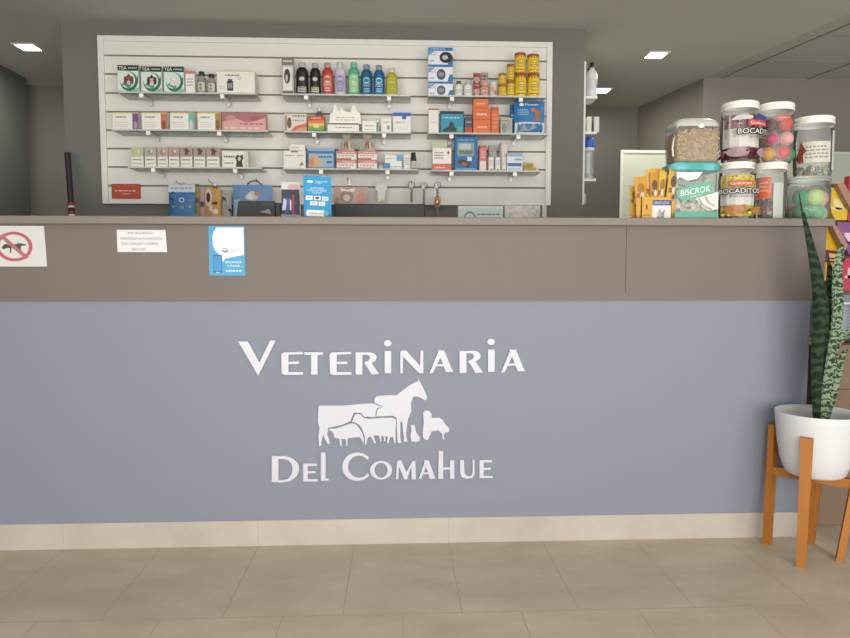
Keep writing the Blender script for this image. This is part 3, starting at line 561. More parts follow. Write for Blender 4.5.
# --- middle right shelf
z = SH[('middle', 'right')]
carton('medicine_box', 'tall plain white box with red top edge on middle right shelf', 'box', 428.5, 438.8, 108.5, z, 'E6E2DA', [('r', 0, .94, 1, 1, 'C24A48'), ('n', .2, .4, .8, .5, 1, 'C9C5BD')], d=.045)
carton('medicine_box', 'blue box with dark green landscape picture on middle right shelf', 'box', 440, 464.2, 111, z, '1E6F96', [('r', 0, .88, 1, 1, '18303E'), ('r', .04, .1, .96, .86, '2C93B4'), ('n', .1, .66, .85, .76, 1, 'BFE0EA'), ('p', [(.1, .1), (.9, .1), (.8, .25), (.6, .3), (.55, .5), (.42, .55), (.35, .3), (.15, .22)], '1E4438'), ('r', .7, .1, .96, .3, '4FA8A0'), ('r', 0, 0, 1, .05, '14445C')], d=.05)
carton('medicine_box', 'small red and black box between blue and orange boxes', 'box', 464.6, 472.4, 117, z, '4A4C5A', [('r', 0, 0, 1, .4, 'B8443A'), ('n', .1, .6, .9, .8, 1, 'A9AAB8')], d=.04)
o_, w, h = carton('tablet_box', 'lower orange box of the orange stack', 'box', 473, 491, 108.5, z, 'E56E38', [('n', .2, .7, .8, .85, 1, 'F5D9C6'), ('r', 0, .55, 1, .58, 'B9481E'), ('n', .2, .2, .8, .35, 1, 'F0B896')], d=.05, group='orange boxes')
carton('tablet_box', 'upper orange box on top of the orange stack', 'box', 473.3, 488.5, 98.8, z+h+.0005, 'E8743C', [('n', .2, .4, .8, .6, 1, 'F7DCC8'), ('r', 0, .12, 1, .16, 'B9481E')], d=.05, group='orange boxes')
carton('tablet_box', 'slim orange box standing at the right of the orange stack', 'box', 491.3, 499, 107, z, 'E06A3C', [('r', 0, .9, 1, 1, 'C85226'), ('n', .2, .2, .8, .8, 4, 'EE9468')], d=.04, group='orange boxes')
carton('sachet_box', 'grey patterned box between the orange boxes and the blue bag', 'box', 500.5, 512.5, 118, z, 'B7B2A2', [('c', .3, .4, .2, .3, '8A9078'), ('c', .7, .5, .2, .3, '9AA0A8'), ('n', .1, .75, .9, .9, 1, '6F6C64')], d=.04)
def bagat(name, label, cat, x0, x1, yt, zb, base, marks, Y, t_=.04, group=None, rot=0):
    cx, w, h = spot(x0, x1, yt, zb, Y); mb = MB(); pouch(mb, w, h, t_, mm(base), marks)
    return tag(mb.build(name, None, (cx, Y+t_/2, zb), (0, 0, rot)), label, cat, group)
bagat('treat_bag', 'narrow blue bag behind the blue and white bag', 'bag', 510.5, 519, 104, z, '2A6EA0', [('n', .1, .5, .8, .7, 2, 'A8CDE4')], FY+.05, .03)
bagat('treat_bag', 'blue and white bag with bone picture on middle right shelf', 'bag', 515, 545.5, 100, z, '2377B8', [('r', .02, .02, .98, .36, 'DCD9D2'), ('p', [(.1, .05), (.3, .3), (.45, .1), (.6, .32), (.85, .08), (.7, .2), (.5, .15), (.3, .12)], '9A968C'), ('c', .22, .88, .07, .05, 'F2F6FA'), ('t', 'Power', .56, .88, .45, .08, 'F2F6FA'), ('n', .1, .55, .45, .75, 3, '9CCBE6'), ('r', .66, .4, .82, .72, 'B8683C'), ('c', .6, .72, .09, .06, 'C87848')], FY, .045)
# --- bottom right shelf
z = SH[('bottom', 'right')]
carton('medicine_box', 'pale green box behind the white and red box', 'box', 432, 447.5, 141, z, 'D6DBC4', [('r', 0, .8, 1, 1, 'C4CDA6')], d=.03, Y=FY+.06)
carton('medicine_box', 'white box with red base and red cross on bottom right shelf', 'box', 432.3, 451.6, 147.8, z, 'E9E5DE', [('r', 0, 0, 1, .32, 'CF6258'), ('r', .76, .76, .92, .82, 'C43A38'), ('r', .81, .7, .87, .88, 'C43A38'), ('n', .1, .5, .6, .85, 3, '7C7A76'), ('n', .1, .08, .7, .22, 1, 'EBC4BC')], d=.05)
carton('toy_package', 'tall blue package with picture window on bottom right shelf', 'box', 454.3, 478, 136.8, z, '1C68AC', [('r', .12, .44, .85, .84, '7F9A9C'), ('r', .2, .50, .78, .60, '5E7A6A'), ('r', .2, .64, .7, .8, 'B9C4BE'), ('n', .15, .88, .85, .94, 1, '8FC0E6'), ('p', [(.1, .3), (.3, .14), (.6, .1), (.72, .22), (.5, .32), (.3, .34)], '3B3432'), ('c', .42, .2, .13, .06, '9A5A48'), ('r', .08, .04, .92, .09, '4C9AD4'), ('r', .55, .3, .75, .42, 'BFDCEE')], d=.05)
carton('medicine_box', 'slim red and pink box right of the blue package', 'box', 479.3, 486.3, 145.5, z, 'D67A70', [('r', 0, 0, 1, .4, 'E2CFC8'), ('r', 0, .9, 1, 1, 'C2564E'), ('n', .2, .5, .8, .8, 3, 'EEC2BA')], d=.035, rz=.05)
carton('medicine_box', 'brown topped box behind the small white boxes', 'box', 488.8, 496.6, 145, z, 'A49C92', [('r', 0, 0, 1, .5, 'DAD6CE')], d=.03, Y=FY+.05)
carton('medicine_box', 'taller grey and white box behind the small white boxes', 'box', 499.6, 507.4, 143, z, 'D9D3CA', [('r', 0, 0, .25, 1, '9C928A')], d=.03, Y=FY+.05)
for x0, x1, l in ((487.8, 493.8, 'first'), (494.5, 500.5, 'second'), (501.2, 506, 'third')):
    carton('drops_box', f'small white box with grey side, {l} of three before the taller boxes', 'box', x0, x1, 157, z, 'E4E0DA', [('r', 0, 0, .18, 1, '8E8A86'), ('c', .6, .12, .2, .08, 'B8605C'), ('n', .3, .4, .9, .8, 3, 'ACA8A2')], d=.03, group='small white boxes on bottom right shelf')
carton('medicine_box', 'white and blue box at the right of the small white boxes', 'box', 506.6, 522.8, 153, z, 'DDE2E6', [('r', 0, .8, 1, 1, '8FB2CC'), ('r', .05, .28, .95, .46, '4A6BB0'), ('n', .5, .55, .95, .75, 1, '6E7A94'), ('n', .1, .06, .9, .22, 1, 'A8B2C0')], d=.045)
for yt, yb, x1, l in ((165.2, 170.4, 538.5, 'lower'), (157.5, 163, 535, 'upper')):
    a = at(524, (yt+yb)/2, FY+.02); b = at(x1, (yt+yb)/2, FY+.02); r = .0125; zc = z+r+(0 if l == 'lower' else .0265)
    t = thing('ointment_tube', f'{l} yellow tube lying at the right end of the bottom right shelf', 'tube', ((a.x+b.x)/2, FY+.035, zc), group='yellow tubes'); L = (b.x-a.x)/2
    MB().tube([(-L, 0, 0), (L*.75, 0, 0), (L*.78, 0, 0)], [r, r*.98, r*.6], mm('CDB44A')).box(-L*.6, L*.5, -r-.0006, -r*.9, -r*.25, r*.25, mm('8F7A2C')).build('body', t)
    MB().tube([(L*.78, 0, 0), (L, 0, 0)], r*.65, mm('E6E0B8')).build('cap', t)

# ------------------------------------------------------------------ hooks and hanging goods on the lowest slats
m_met = M('A9A8A5', .3, .9)
zh = at(250, 183, WY-.05).z
HK = []
def hook(px, py, label, L=.10):
    a = at(px, py, WY-L); t = MB(); 
    t.tube([(0, 0, 0), (0, -L+.012, 0), (0, -L, .012)], .0022, m_met, 8); t.box(-.008, .008, -.004, 0, -.012, .016, m_met, .001)
    return tag(t.build('display_hook', None, (a.x, WY-.0005, a.z)), label, 'hook', 'hooks on the slatted panel')
def hang(name, label, cat, x0, x1, yt, yb, base, marks, Y, t_=.03, header=None, hooklabel=None):
    a = at(x0, yb, Y); b = at(x1, yt, Y); w = b.x-a.x; h = b.z-a.z
    t = thing(name, label, cat, ((a.x+b.x)/2, Y+t_/2, a.z))
    hb = h*.82 if header else h
    MB_ = MB(); pouch(MB_, w, hb, t_, mm(base), marks); MB_.build('pouch', t)
    if header:
        q = MB(); q.box(-w/2, w/2, -.004, .004, hb-.004, h, mm(header), .0008); q.paint([('n', .1, .3, .9, .7, 1, '7E8A98')], lambda u, v, k: ((u-.5)*w, -.004-.00015*k, hb+v*(h-hb))); q.build('header_card', t)
    return t
hang('blue_pet_pack', 'blue speckled bag with white header hanging at the left of the hook row', 'bag', 168.5, 195, 184.5, 222, '3F74AE', [('o', .5, .72, .1, .08, .35, 'BCD8EE'), ('c', .2, .5, .05, .04, '89B5A8'), ('c', .5, .48, .08, .06, '6E9C86'), ('c', .8, .5, .05, .04, '89B5A8'), ('r', .02, .02, .98, .25, '4C8FBC'), ('p', [(.06, .75), (.2, .7), (.24, 1), (.12, .99)], '1D2A4A')], 1.21, .03, 'C8D0DC')
hook(176, 182, 'hook carrying the blue speckled bag', .13)
hang('leash_card', 'narrow green and ochre card beside the blue speckled bag', 'card', 195.6, 199.2, 184, 222, '8A8440', [('r', .1, .5, .9, 1, '6B4A30')], 1.215, .012)
hang('leash_card', 'pink and navy narrow pack beside the ochre leash pack', 'pack', 199.8, 204.4, 188, 222, 'B8909A', [('r', .2, 0, .9, .6, '343A56')], 1.215, .012)
hang('leash_pack', 'yellow and maroon pack with coiled leash', 'pack', 204.6, 220.4, 187, 222, 'C79A44', [('r', .5, .5, .8, 1, '6A1C24'), ('o', .26, .7, .22, .26, .4, 'D8C4BC'), ('c', .26, .7, .12, .14, '5C1E20'), ('p', [(.3, .5), (.5, .45), (.6, .1), (.5, .02), (.45, .3), (.3, .35)], 'E2CEC0'), ('c', .7, .3, .15, .08, 'EFE6A8'), ('c', .35, .15, .12, .1, 'C98078')], 1.21, .02)
hook(208.5, 181, 'hook carrying the yellow and maroon pack', .13)
hang('harness_pack', 'grey transparent pack with dark straps behind the monitor', 'pack', 221, 231, 190, 222, 'A4A49C', [('p', [(.05, .0), (.4, .0), (.6, .4), (.5, .75), (.2, .8), (.05, .5)], '3C3833'), ('r', .7, .0, .98, .42, '26242A')], 1.215, .02)
bg = thing('gift_bag', 'light blue bag with dark handle and animal picture behind the open laptop', 'bag', (at(252, 200, 1.2).x, 1.22, at(252, 222, 1.2).z))
w = at(272, 200, 1.2).x-at(232, 200, 1.2).x; h = at(252, 184.5, 1.2).z-bg.location.z
mb = MB(); pouch(mb, w, h, .035, mm('6E93C4'), [('r', .1, .3, .9, .5, '8FB4D6'), ('c', .52, .70, .14, .13, 'C9C4BC'), ('c', .62, .77, .06, .07, 'B08A62'), ('c', .44, .67, .1, .08, 'E0DDD6'), ('r', .04, .1, .2, .6, '9EC0D6')]); mb.build('pouch', bg)
MB().tube([(w*.5*cos(a)*.36+.01, 0, h-.006+.028*sin(a)) for a in [pi*i/10 for i in range(11)]], .004, mm('2B4F92')).build('handle', bg)
hook(256, 180, 'hook carrying the light blue bag', .13)
hang('pink_pack', 'pinkish patterned bag with white bow hanging behind the black monitor', 'bag', 334, 367.5, 186.5, 212, 'C9A79A', [('c', .38, .6, .2, .25, '9E8278'), ('c', .38, .55, .1, .14, 'D8C6BC'), ('p', [(.2, .95), (.4, .85), (.62, .95), (.6, .8), (.4, .8), (.22, .82)], 'EEECE6'), ('c', .8, .5, .12, .3, 'D0937E'), ('c', .1, .4, .08, .2, 'B08A82'), ('n', .1, .15, .9, .35, 2, 'A07C72')], 1.22, .03)
hook(347.5, 180, 'hook carrying the pinkish bag', .13)
# white small harness-shaped card
a = at(375.5, 202.5, 1.28); b = at(387, 183, 1.28); w = b.x-a.x; h = b.z-a.z
mb = MB(); mb.prism([(-w*.5, h*.62), (-w*.5, h*.9), (-w*.2, h*.9), (-w*.2, h), (w*.2, h), (w*.2, h*.9), (w*.5, h*.9), (w*.5, h*.62), (w*.32, h*.6), (w*.3, h*.05), (w*.05, h*.12), (-w*.05, h*.05), (-w*.28, 0), (-w*.3, h*.6)], -.004, .004, M('DEDBD0', .5, 0, .1, 50))
tag(mb.build('pet_garment', None, ((a.x+b.x)/2, 1.284, a.z)), 'tiny white cross-shaped garment hanging on a slat', 'garment')
hook(381, 183.5, 'hook carrying the tiny white garment', .075)
# chains
def chain(px, yt, yb, label, Y=1.26, tagged=False, w=.014):
    a = at(px, yt, Y); b = at(px, yb, Y); L = a.z-b.z; t = thing('metal_chain', label, 'chain', (a.x, Y, b.z), group='chains on the hooks')
    mb = MB(); 
    ring = [(w*1.3*cos(2*pi*i/12), 0, L-.014+w*1.3*sin(2*pi*i/12)) for i in range(13)]; mb.tube(ring, .003, m_met, 6, False)
    n = max(3, int(L/.012))
    for k in range(n):
        zc = L-.035-(L-.04)*k/n; ph = (k % 2)*pi/2
        mb.tube([(0.0065*cos(2*pi*i/8)*cos(ph), 0.0065*cos(2*pi*i/8)*sin(ph), zc+.009*sin(2*pi*i/8)) for i in range(9)], 0.0024, m_met, 5, False)
    mb.build('links', t)
    if tagged:
        MB().box(-.017, .017, -.008, .004, L*.36, L*.64, M('C58A4A', .5, 0, .2, 70, 0, '7C4A28'), .004).paint([('c', .5, .5, .3, .3, '3C2C22'), ('c', .45, .55, .15, .16, 'E8E0CE')], lambda u, v, k: (-.017+.034*u, -.0082-.0002*k, L*.36+L*.28*v)).build('price_tag', t)
chain(411.5, 182, 203, 'steel chain collar, leftmost of the three chains')
hook(411.5, 183.5, 'hook carrying the leftmost chain', .09)
chain(424, 183, 209, 'steel chain collar, middle of the three chains')
hook(424, 184.5, 'hook carrying the middle chain', .09)
chain(437.5, 183, 222, 'steel chain with an orange and brown tag, rightmost of the three', tagged=True)
hook(437.5, 184, 'hook carrying the tagged chain', .09)

# ------------------------------------------------------------------ back desk with office things (below the counter edge)
m_blk = M('26262A', .45, 0, .1); m_desk = M('8D8578', .6)
ZD = 0.96
t = thing('back_desk', 'low grey back bench below the slatted panel', 'desk', (-.35, 1.2, 0))
MB().box(-1.25, 1.22, -.16, .15, ZD-.03, ZD, m_desk, .002).build('desk_top', t)
for x in (-1.22, .0, 1.17): MB().box(x, x+.04, -.14, .15, 0, ZD-.03, m_desk).build('leg', t)
def monitor(name, label, cat, x0, x1, yt, Y, tilt=0, h=.3, zs=.75):
    a = at(x0, yt, Y); b = at(x1, yt, Y); w = b.x-a.x; top = a.z
    t = thing(name, label, cat, ((a.x+b.x)/2, Y, zs))
    H = top-zs
    MB().box(-w/2, w/2, -.0, .03, H-h, H, m_blk, .006).build('housing', t)
    MB().box(-w/2+.012, w/2-.012, .030, .0315, H-h+.015, H-.012, M('101418', .15)).build('screen', t)
    MB().tube([(0, .0, .01), (0, .0, H-h*.5)], .02, m_blk).build('stand_neck', t)
    MB().box(-.11, .11, -.06, .10, 0, .012, m_blk, .004).build('base', t)
    return t
monitor('computer_monitor', 'wide black monitor seen from behind over the counter edge', 'monitor', 334, 425.5, 203.5, .55, h=.3)
# black laptop lid with slanted left edge
a = at(235.5, 217, .55); b = at(274.5, 201, .55); w = b.x-a.x
t = thing('laptop_screen', 'black screen back with grey emblem left of the blue payment sign', 'screen', ((a.x+b.x)/2, .55, .75)); H = b.z-.75
MB().prism([(-w*.62, H-.24), (w*.5, H-.24), (w*.5, H), (-w*.42, H)], 0, .022, m_blk).paint([('p', [(.62, .80), (.86, .86), (.92, .76)], '9A9A9E'), ('r', .7, .92, .98, .955, '44444A')], lambda u, v, k: ((u-.5)*w, -.0002*k, H-.24+.24*v)).build('housing', t)
MB().tube([(0, .035, .01), (0, .035, H-.12)], .015, m_blk).build('stand_neck', t); MB().box(-.08, .08, -.05, .09, 0, .012, m_blk, .003).build('base', t)
a = at(275.5, 203, .47); b = at(281.5, 203, .47); w = (b.x-a.x)/2
t = thing('card_terminal', 'small black device between the laptop and the brochure', 'device', ((a.x+b.x)/2, .47, .75))
MB().box(-w, w, -.012, .012, a.z-.75-.14, a.z-.75, m_blk, .004).build('housing', t); MB().tube([(0, 0, .004), (0, 0, a.z-.75-.138)], .01, m_blk).build('stand_neck', t); MB().box(-.03, .03, -.03, .03, 0, .008, m_blk, .002).build('base', t)
# brochure
zc = 1.2
def counter_stand(): pass
cx, w, h = spot(280.5, 299.5, 181.5, 1.2, .22)
t = thing('brochure_holder', 'brochure holder with dark blue leaflet standing on the counter', 'brochure', (cx, .24, 1.2))
mb = MB(); mb.box(-w/2, w/2, -.004, .004, .001, h, mm('D9D4D2'), .0005)
mb.paint([('r', 0, .0, .95, .82, '232845'), ('r', .08, .3, .5, .6, '4C5478'), ('p', [(.02, .3), (.2, .3), (.3, .55), (.12, .6)], 'B9C4E0'), ('r', .27, .25, .36, .62, '2F3DB0'), ('r', .56, .2, .68, .7, 'A82848'), ('r', .84, .1, .97, .7, '15151C'), ('c', .62, .74, .09, .05, '31141E'), ('c', .62, .88, .3, .07, 'D9A9B0'), ('r', .02, .02, .95, .2, '343A70'), ('n', .1, .05, .8, .17, 2, '8088B8'), ('r', .45, .3, .52, .55, 'D8D8E8')], flat(w, h, -.004)); mb.build('leaflet', t)
MB().box(-w/2-.003, w/2+.003, -.008, .02, 0, .03, clear('DDE4E6', .2)).build('holder', t)
# blue payment sign
cx, w, h = spot(299.5, 330.5, 173.8, 1.2, .10)
t = thing('payment_sign', 'tilted light blue payment methods sign standing on the counter', 'sign', (cx, .115, 1.2), (radians(-8), radians(2), 0))
mb = MB(); w *= .97; mb.prism([(-w*.40, .002), (w*.52, .002), (w*.47, h*.62), (w*.45, h*.985), (-w*.50, h)], -.003, .003, mm('1F9ED8'))
mb.paint([('p', [(.11, .01), (.22, .01), (.12, .6), (.05, .6)], '2E88CC'), ('c', .25, .86, .11, .03, 'F0F7FB'), ('t', 'mercado', .62, .875, .42, .035, 'E6F5FC'), ('t', 'pago', .55, .83, .22, .035, 'E6F5FC'),
          ('t', 'ACEPTAMOS', .5, .71, .46, .04, 'EAF6FC'), ('t', 'TODOS LOS MEDIOS', .49, .66, .68, .042, 'EAF6FC'), ('t', 'DE PAGO', .5, .61, .32, .038, 'EAF6FC'),
          ('r', .13, .44, .36, .535, 'EDF1F3'), ('r', .41, .44, .63, .535, 'EDF1F3'), ('r', .68, .43, .89, .525, 'DDEBF3'), ('r', .29, .32, .53, .41, 'EDF1F3'), ('r', .57, .315, .79, .405, 'EDF1F3'),
          ('n', .17, .47, .32, .51, 1, '4B7FB8'), ('c', .52, .487, .07, .03, '5A3A3A'), ('n', .71, .45, .86, .5, 2, '6FA8CF'), ('o', .41, .365, .05, .028, .4, 'B06A88'), ('n', .6, .33, .76, .38, 1, '7D9CC4'),
          ('r', .22, .07, .86, .21, 'F0F4F6'), ('c', .22, .14, .06, .07, 'F0F4F6'), ('n', .28, .12, .72, .16, 1, '8A6E74'), ('o', .86, .14, .11, .085, .3, '1F8CCB'), ('c', .86, .14, .07, .055, '62B4DF')], flat(w, h, -.003, .0002)); mb.build('printed_panel', t)
MB().box(-w*.2, w*.3, .003, .045, .0, .008, mm('1B7FB8')).build('foot', t)
# low things between the slatted panel and the counter, at the right
def bench(name, label, cat, x0, x1, yt, base, marks, d=.08):
    return carton(name, label, cat, x0, x1, yt, ZD, base, marks, d=d, Y=1.06)
o, w, h = bench('glove_box', 'pale green box with blue round emblem just above the counter edge', 'box', 457.5, 504, 205.8, 'C3D3D0', [('r', 0, .96, 1, 1, 'D8DCD4'), ('o', .26, .84, .13, .085, .22, '2A6A92'), ('t', 'A+A', .26, .84, .13, .035, '2A6A92'), ('n', .42, .87, .95, .91, 1, '4A7690'), ('n', .42, .81, .9, .85, 1, '4A7690')])
bagat('plastic_bag', 'crumpled clear plastic bag beside the pale green box', 'bag', 505.5, 541.5, 205, ZD, M('B8B4B0', .25, 0, .3, 40, 1.0, 'D2CFCB'), [], 1.07, .06)
t_ = MB().box(-.011, .011, -.01, .01, 0, at(545, 205, 1.05).z-ZD, M('BFC4C4', .4), .002).build('metal_post', None, (at(545, 205, 1.05).x, 1.07, ZD)); tag(t_, 'thin grey upright post at the right of the plastic bag', 'post')

# black stick leaning behind the counter at the left
p0 = at(67.5, 153, 1.28); p1 = at(72, 216, 1.22); d = (p1-p0); k = (p0.z-.012)/(p0.z-p1.z); p2 = p0+d*k
t = thing('walking_stick', 'black stick with red and white wrapped grip standing behind the counter at the left', 'stick', (p2.x, p2.y, 0))
MB().tube([p0-Vector(t.location), p0+d*.03-Vector(t.location), p0+d*.8-Vector(t.location), p2-Vector(t.location)], [.016, .0155, .0145, .012], m_blk).build('shaft', t)
mb = MB()
for i, c in enumerate(['B8403C', 'E2DEDC', '1E1E20', 'B8403C', 'E2DEDC']):
    a_ = p0+d*(.80+.045*i)-Vector(t.location); mb.tube([a_, a_+d*.03], .0162, mm(c))
mb.build('wrapped_tape', t)

# ------------------------------------------------------------------ side panel of the wall with sprays
xw = 1.06
t = thing('side_display_panel', 'narrow white slatted panel on the right end of the display wall', 'display panel', (xw, 1.39, at(584, 205, 1.39).z))
z0 = t.location.z; z1 = at(584, 61, 1.39).z
MB().box(.0005, .016, 0, .5, 0, z1-z0, m_frm, .002).build('slat_board', t)
SP = []
for y, l in ((96.5, 'upper'), (132, 'middle'), (179, 'lower')):
    z = at(590, y, 1.42).z; SP.append(z)
    tag(MB().box(0, .072, -.02, .12, -.014, 0, M('DEDCD6', .4), .002).build('display_shelf', None, (xw+.017, 1.43, z)), f'{l} white shelf on the end panel of the display wall', 'shelf')
def side_spot(x0, x1, Y=1.43): a = at(x0, 100, Y); b = at(x1, 100, Y); return (a.x+b.x)/2, (b.x-a.x)/2
cx, r = side_spot(587.5, 598.5); h = at(590, 61, 1.43).z-SP[0]; r *= .96
t = thing('spray_bottle', 'white spray bottle with dark cap on upper side shelf', 'bottle', (cx, 1.46, SP[0]))
MB().lathe([(.001, 0), (r*.95, 0), (r, .005), (r, h*.62), (r*.9, h*.72), (r*.4, h*.82), (r*.35, h*.86)], mm('D9D8DA')).build('body', t)
MB().lathe([(r*.42, h*.85), (r*.42, h*.97), (r*.3, h), (.0005, h)], m_blk).box(-r*.85, r*.2, -.006, .006, h*.80, h*.83, m_blk).build('spray_head', t)
MB().paint([('r', .1, 0, .9, 1, 'C9CCD4'), ('r', .75, .2, .9, .9, '2C2C5A')], round_(r, h*.35, h*.2)).build('label', t)
z = SP[1]
cx, r = side_spot(586.5, 591); mb = MB(); hh2 = at(590, 117, 1.43).z-z
tag(mb.box(-r, r, -.02, .02, 0, hh2, mm('D8D7D0'), .001).build('medicine_box', None, (cx+.003, 1.44, z)), 'cream box on middle side shelf behind display wall end', 'box')
cx, r = side_spot(595.5, 600.5)
tag(MB().box(-r, r, -.02, .02, 0, hh2, mm('D2D3CB'), .001).build('medicine_box', None, (cx-.008, 1.44, z)), 'outer cream box on the middle side shelf', 'box')
t = thing('blue_bottle', 'small dark bottle with violet cap between the middle side shelf boxes', 'bottle', (side_spot(591, 596)[0]-.002, 1.46, z))
MB().lathe([(.001, 0), (.012, 0), (.012, .06), (.006, .075)], mm('4A4A62')).build('body', t); MB().lathe([(.008, .075), (.008, .095), (.0005, .096)], mm('3A3880')).build('cap', t)
cx, r = side_spot(585.8, 597.5); h = at(590, 137, 1.43).z-SP[2]; r *= .93
t = thing('shaker_jar', 'clear jar with bright blue lid on lower side shelf', 'jar', (cx+.002, 1.48, SP[2]))
MB().lathe([(.001, .002), (r*.9, .002), (r*.93, .01), (r*.93, h*.78)], clear('CBD3D4', .35)).build('body', t)
MB().lathe([(r, h*.78), (r, h*.97), (r*.9, h), (.0005, h)], mm('2A5CC4')).lathe([(r*1.0, h*.70), (r*1.0, h*.775)], mm('C9D0D8')).build('lid', t)
MB().paint([('r', .2, 0, .5, 1, 'B9C2C4')], round_(r*.94, h*.5, h*.15)).build('label', t)
t_ = MB().lathe([(.001, -.03), (.011, -.03), (.013, -.02), (.013, .02), (.008, .03), (.0005, .03)], mm('B9BAB8')).build('door_knob', None, (xw+.03, 1.45, at(590, 199, 1.45).z)); tag(t_, 'small grey round knob below the lower side shelf', 'knob')

# ------------------------------------------------------------------ pale display panel in the right background
mp_ = M('B4B9A8', .6, 0, .06, 4)
a = at(620.5, 150, 2.08); b = at(870, 153, 2.08)
t = thing('pegboard_panel', 'pale green freestanding slatted panel behind the jars', 'display panel', (a.x, 2.08, 0))
Wp = b.x-a.x; f = MB().box(0, Wp, 0, .03, .10, a.z, mp_, .002)
for k in range(15): f.box(.02, Wp-.02, -.001, .001, .2+k*.1-.001, .2+k*.1+.001, M('A3A898', .6))
f.build('slat_board', t); MB().box(0, .02, -.006, .0, .10, a.z, M('C5C9BC', .4)).box(.02, Wp, -.006, 0, a.z-.02, a.z, M('C5C9BC', .4)).build('frame', t)
for x in (.1, Wp-.2): MB().box(x, x+.05, -.1, .13, 0, .10, M('77756F', .5)).build('foot', t)

# ------------------------------------------------------------------ jars on the counter
m_clr = clear('E8EEE8', .13, .06, .2); m_lid = M('E9E7E1', .4, 0, .04)
def jar(label, x0, x1, yt, zb, Y, lab=None, labz=(.1, .8), taper=.97, rot=0, lidm=None):
    w = at(x1, 170, Y+.075).x-at(x0, 170, Y+.075).x; r = w/2*.945; cx = at((x0+x1)/2-2.2, 170, Y+r).x; h = at(x0, yt, Y).z-zb
    t = thing('treat_jar', label, 'jar', (cx, Y+r, zb), (0, 0, rot), group='plastic treat jars'); hb = h*.84
    MB().lathe([(.002, .0005), (r*.86, .0005), (r*.92*taper, .006), (r*.95*taper, h*.06), (r*.98, h*.4), (r*.985, h*.72), (r*.97, h*.76), (r*.94, h*.83), (r*.93, h*.89)], m_clr, seg=36).build('body', t)
    MB().lathe([(r*.94, h*.875), (r*.985, h*.88), (r*.99, h*.91), (r*.89, h*.916), (r*.89, h*.934), (r*.98, h*.94), (r*.98, h*.988), (r*.93, h), (.001, h)], lidm or m_lid, seg=36).build('lid', t)
    if lab:
        z0, z1 = labz[0]*h, labz[1]*h
        MB().paint(lab, lambda u, v, k: ((r*.992+.0003*k)*sin((u-.5)*2.9), -(r*.992+.0003*k)*cos((u-.5)*2.9), z0+v*(z1-z0))).build('label', t)
    return t, r, h
JY = .02
def bocad(top, mid, low, brand, txtu, spots_):
    m = [('r', 0, 0, 1, .98, 'DAD5D0'), ('r', .03, .68, .97, .98, top), ('r', 0, 0, 1, .26, low)]
    rnd = random.Random(int(top[0:2], 16))
    for i in range(30): m.append(('c', .05+.9*rnd.random(), .70+.26*rnd.random(), .022, .02, spots_[i % 3]))
    for i in range(40): m.append(('c', rnd.random(), .02+.22*rnd.random(), .03, .028, spots_[i % 3]))
    m += [('c', .32, .14, .16, .11, mid), ('c', .72, .12, .13, .1, mid), ('r', txtu-.17, .70, txtu+.19, .83, brand), ('t', 'Golocan', txtu+.01, .765, .30, .07, 'F1E4DC')]
    if top[0] == '8': m += [('p', [(.55, .84), (.9, .84), (.88, .95), (.6, .97)], '3A4A8A'), ('p', [(.22, .84), (.3, .93), (.42, .96), (.52, .9), (.5, .84)], 'C9C6C4')]
    for a_ in range(8): m.append(('t', 'BOCADITOS', txtu+.018*cos(a_*pi/4), .58+.022*sin(a_*pi/4), .60, .11, '201C1C'))
    m += [('t', 'BOCADITOS', txtu, .58, .60, .11, 'EFECE6'), ('n', txtu-.15, .42, txtu+.2, .47, 1, '8F8A88')]
    return m
jA1, r1, h1 = jar('jar with yellow label of treats, lower left of the jar stacks', 721.5, 755.8, 160.5, 1.2, JY, bocad('D8C23A', 'B5783C', 'C9B54A', 'C8603A', .40, ('8F6A28', 'E8D870', 'B5892E')), (.06, .78))
jA2, r2, h2 = jar('jar with white and dark red label, upper left of the jar stacks', 722, 758.5, 99, 1.2+h1+.001, JY, bocad('8F6A72', 'A88A90', '5E2730', 'C83F4E', .62, ('4A2028', '7C4450', 'B99AA0')), (.03, .78))
j, r, h3 = jar('jar with orange paper inside, lower middle of the jar stacks', 756, 788.7, 161, 1.2, JY+.05)
MB().paint([('r', .02, .48, .36, .93, 'E0603C'), ('n', .1, .6, .3, .85, 3, 'F2A48A'), ('p', [(.74, .38), (.8, .5), (.9, .56), (.92, .3), (.84, .2)], 'C9A49C'), ('p', [(.78, .4), (.84, .46), (.86, .3)], '9A4A4A'), ('r', .4, .05, .62, .8, 'BDC3BA')], round_(r*.975, h3*.8, 0, 2.9)).build('label', j)
def stuff_in(name, label, cat, j, r, h, cols, n, s, z0=.0, seed=1, kind='stuff', shape='chunk'):
    mb = MB(); rnd = random.Random(seed)
    ms = [M(c, .7, 0, .2) for c in cols]
    for i in range(n):
        a = rnd.random()*2*pi; q = (r*.86-s)*math.sqrt(rnd.random()); z_ = z0+s+rnd.random()*(h-z0-2*s)
        c = (q*cos(a), q*sin(a), z_)
        if shape == 'chunk':
            R_ = Euler((rnd.random()*3, rnd.random()*3, rnd.random()*3)).to_matrix().to_4x4(); R_.translation = Vector(c)
            mb.box(-s, s, -s*.6, s*.6, -s*.4, s*.4, ms[i % len(ms)], s*.2, mat=R_)
        else: mb.ball(c, s, ms[i % len(ms)], (1, .8, .7), 7)
    o = mb.build(name, None, j.location); return tag(o, label, cat, kind=kind)
stuff_in('dog_treats', 'brown dog treats filling the jar with orange paper', 'treats', j, r, h3*.42, ['6E4A42', '8A6058', '5A3B34'], 110, .014, .004, 2)
stuff_in('dog_treats', 'yellow-brown treats in the yellow labelled jar', 'treats', jA1, r1, h1*.55, ['B98A42', '8A5F30', 'CDA860'], 110, .013, .004, 3)
stuff_in('dog_treats', 'dark red treats in the upper left jar', 'treats', jA2, r2, h2*.5, ['4E2226', '6A3236', '7E4A4A'], 110, .013, .004, 4)
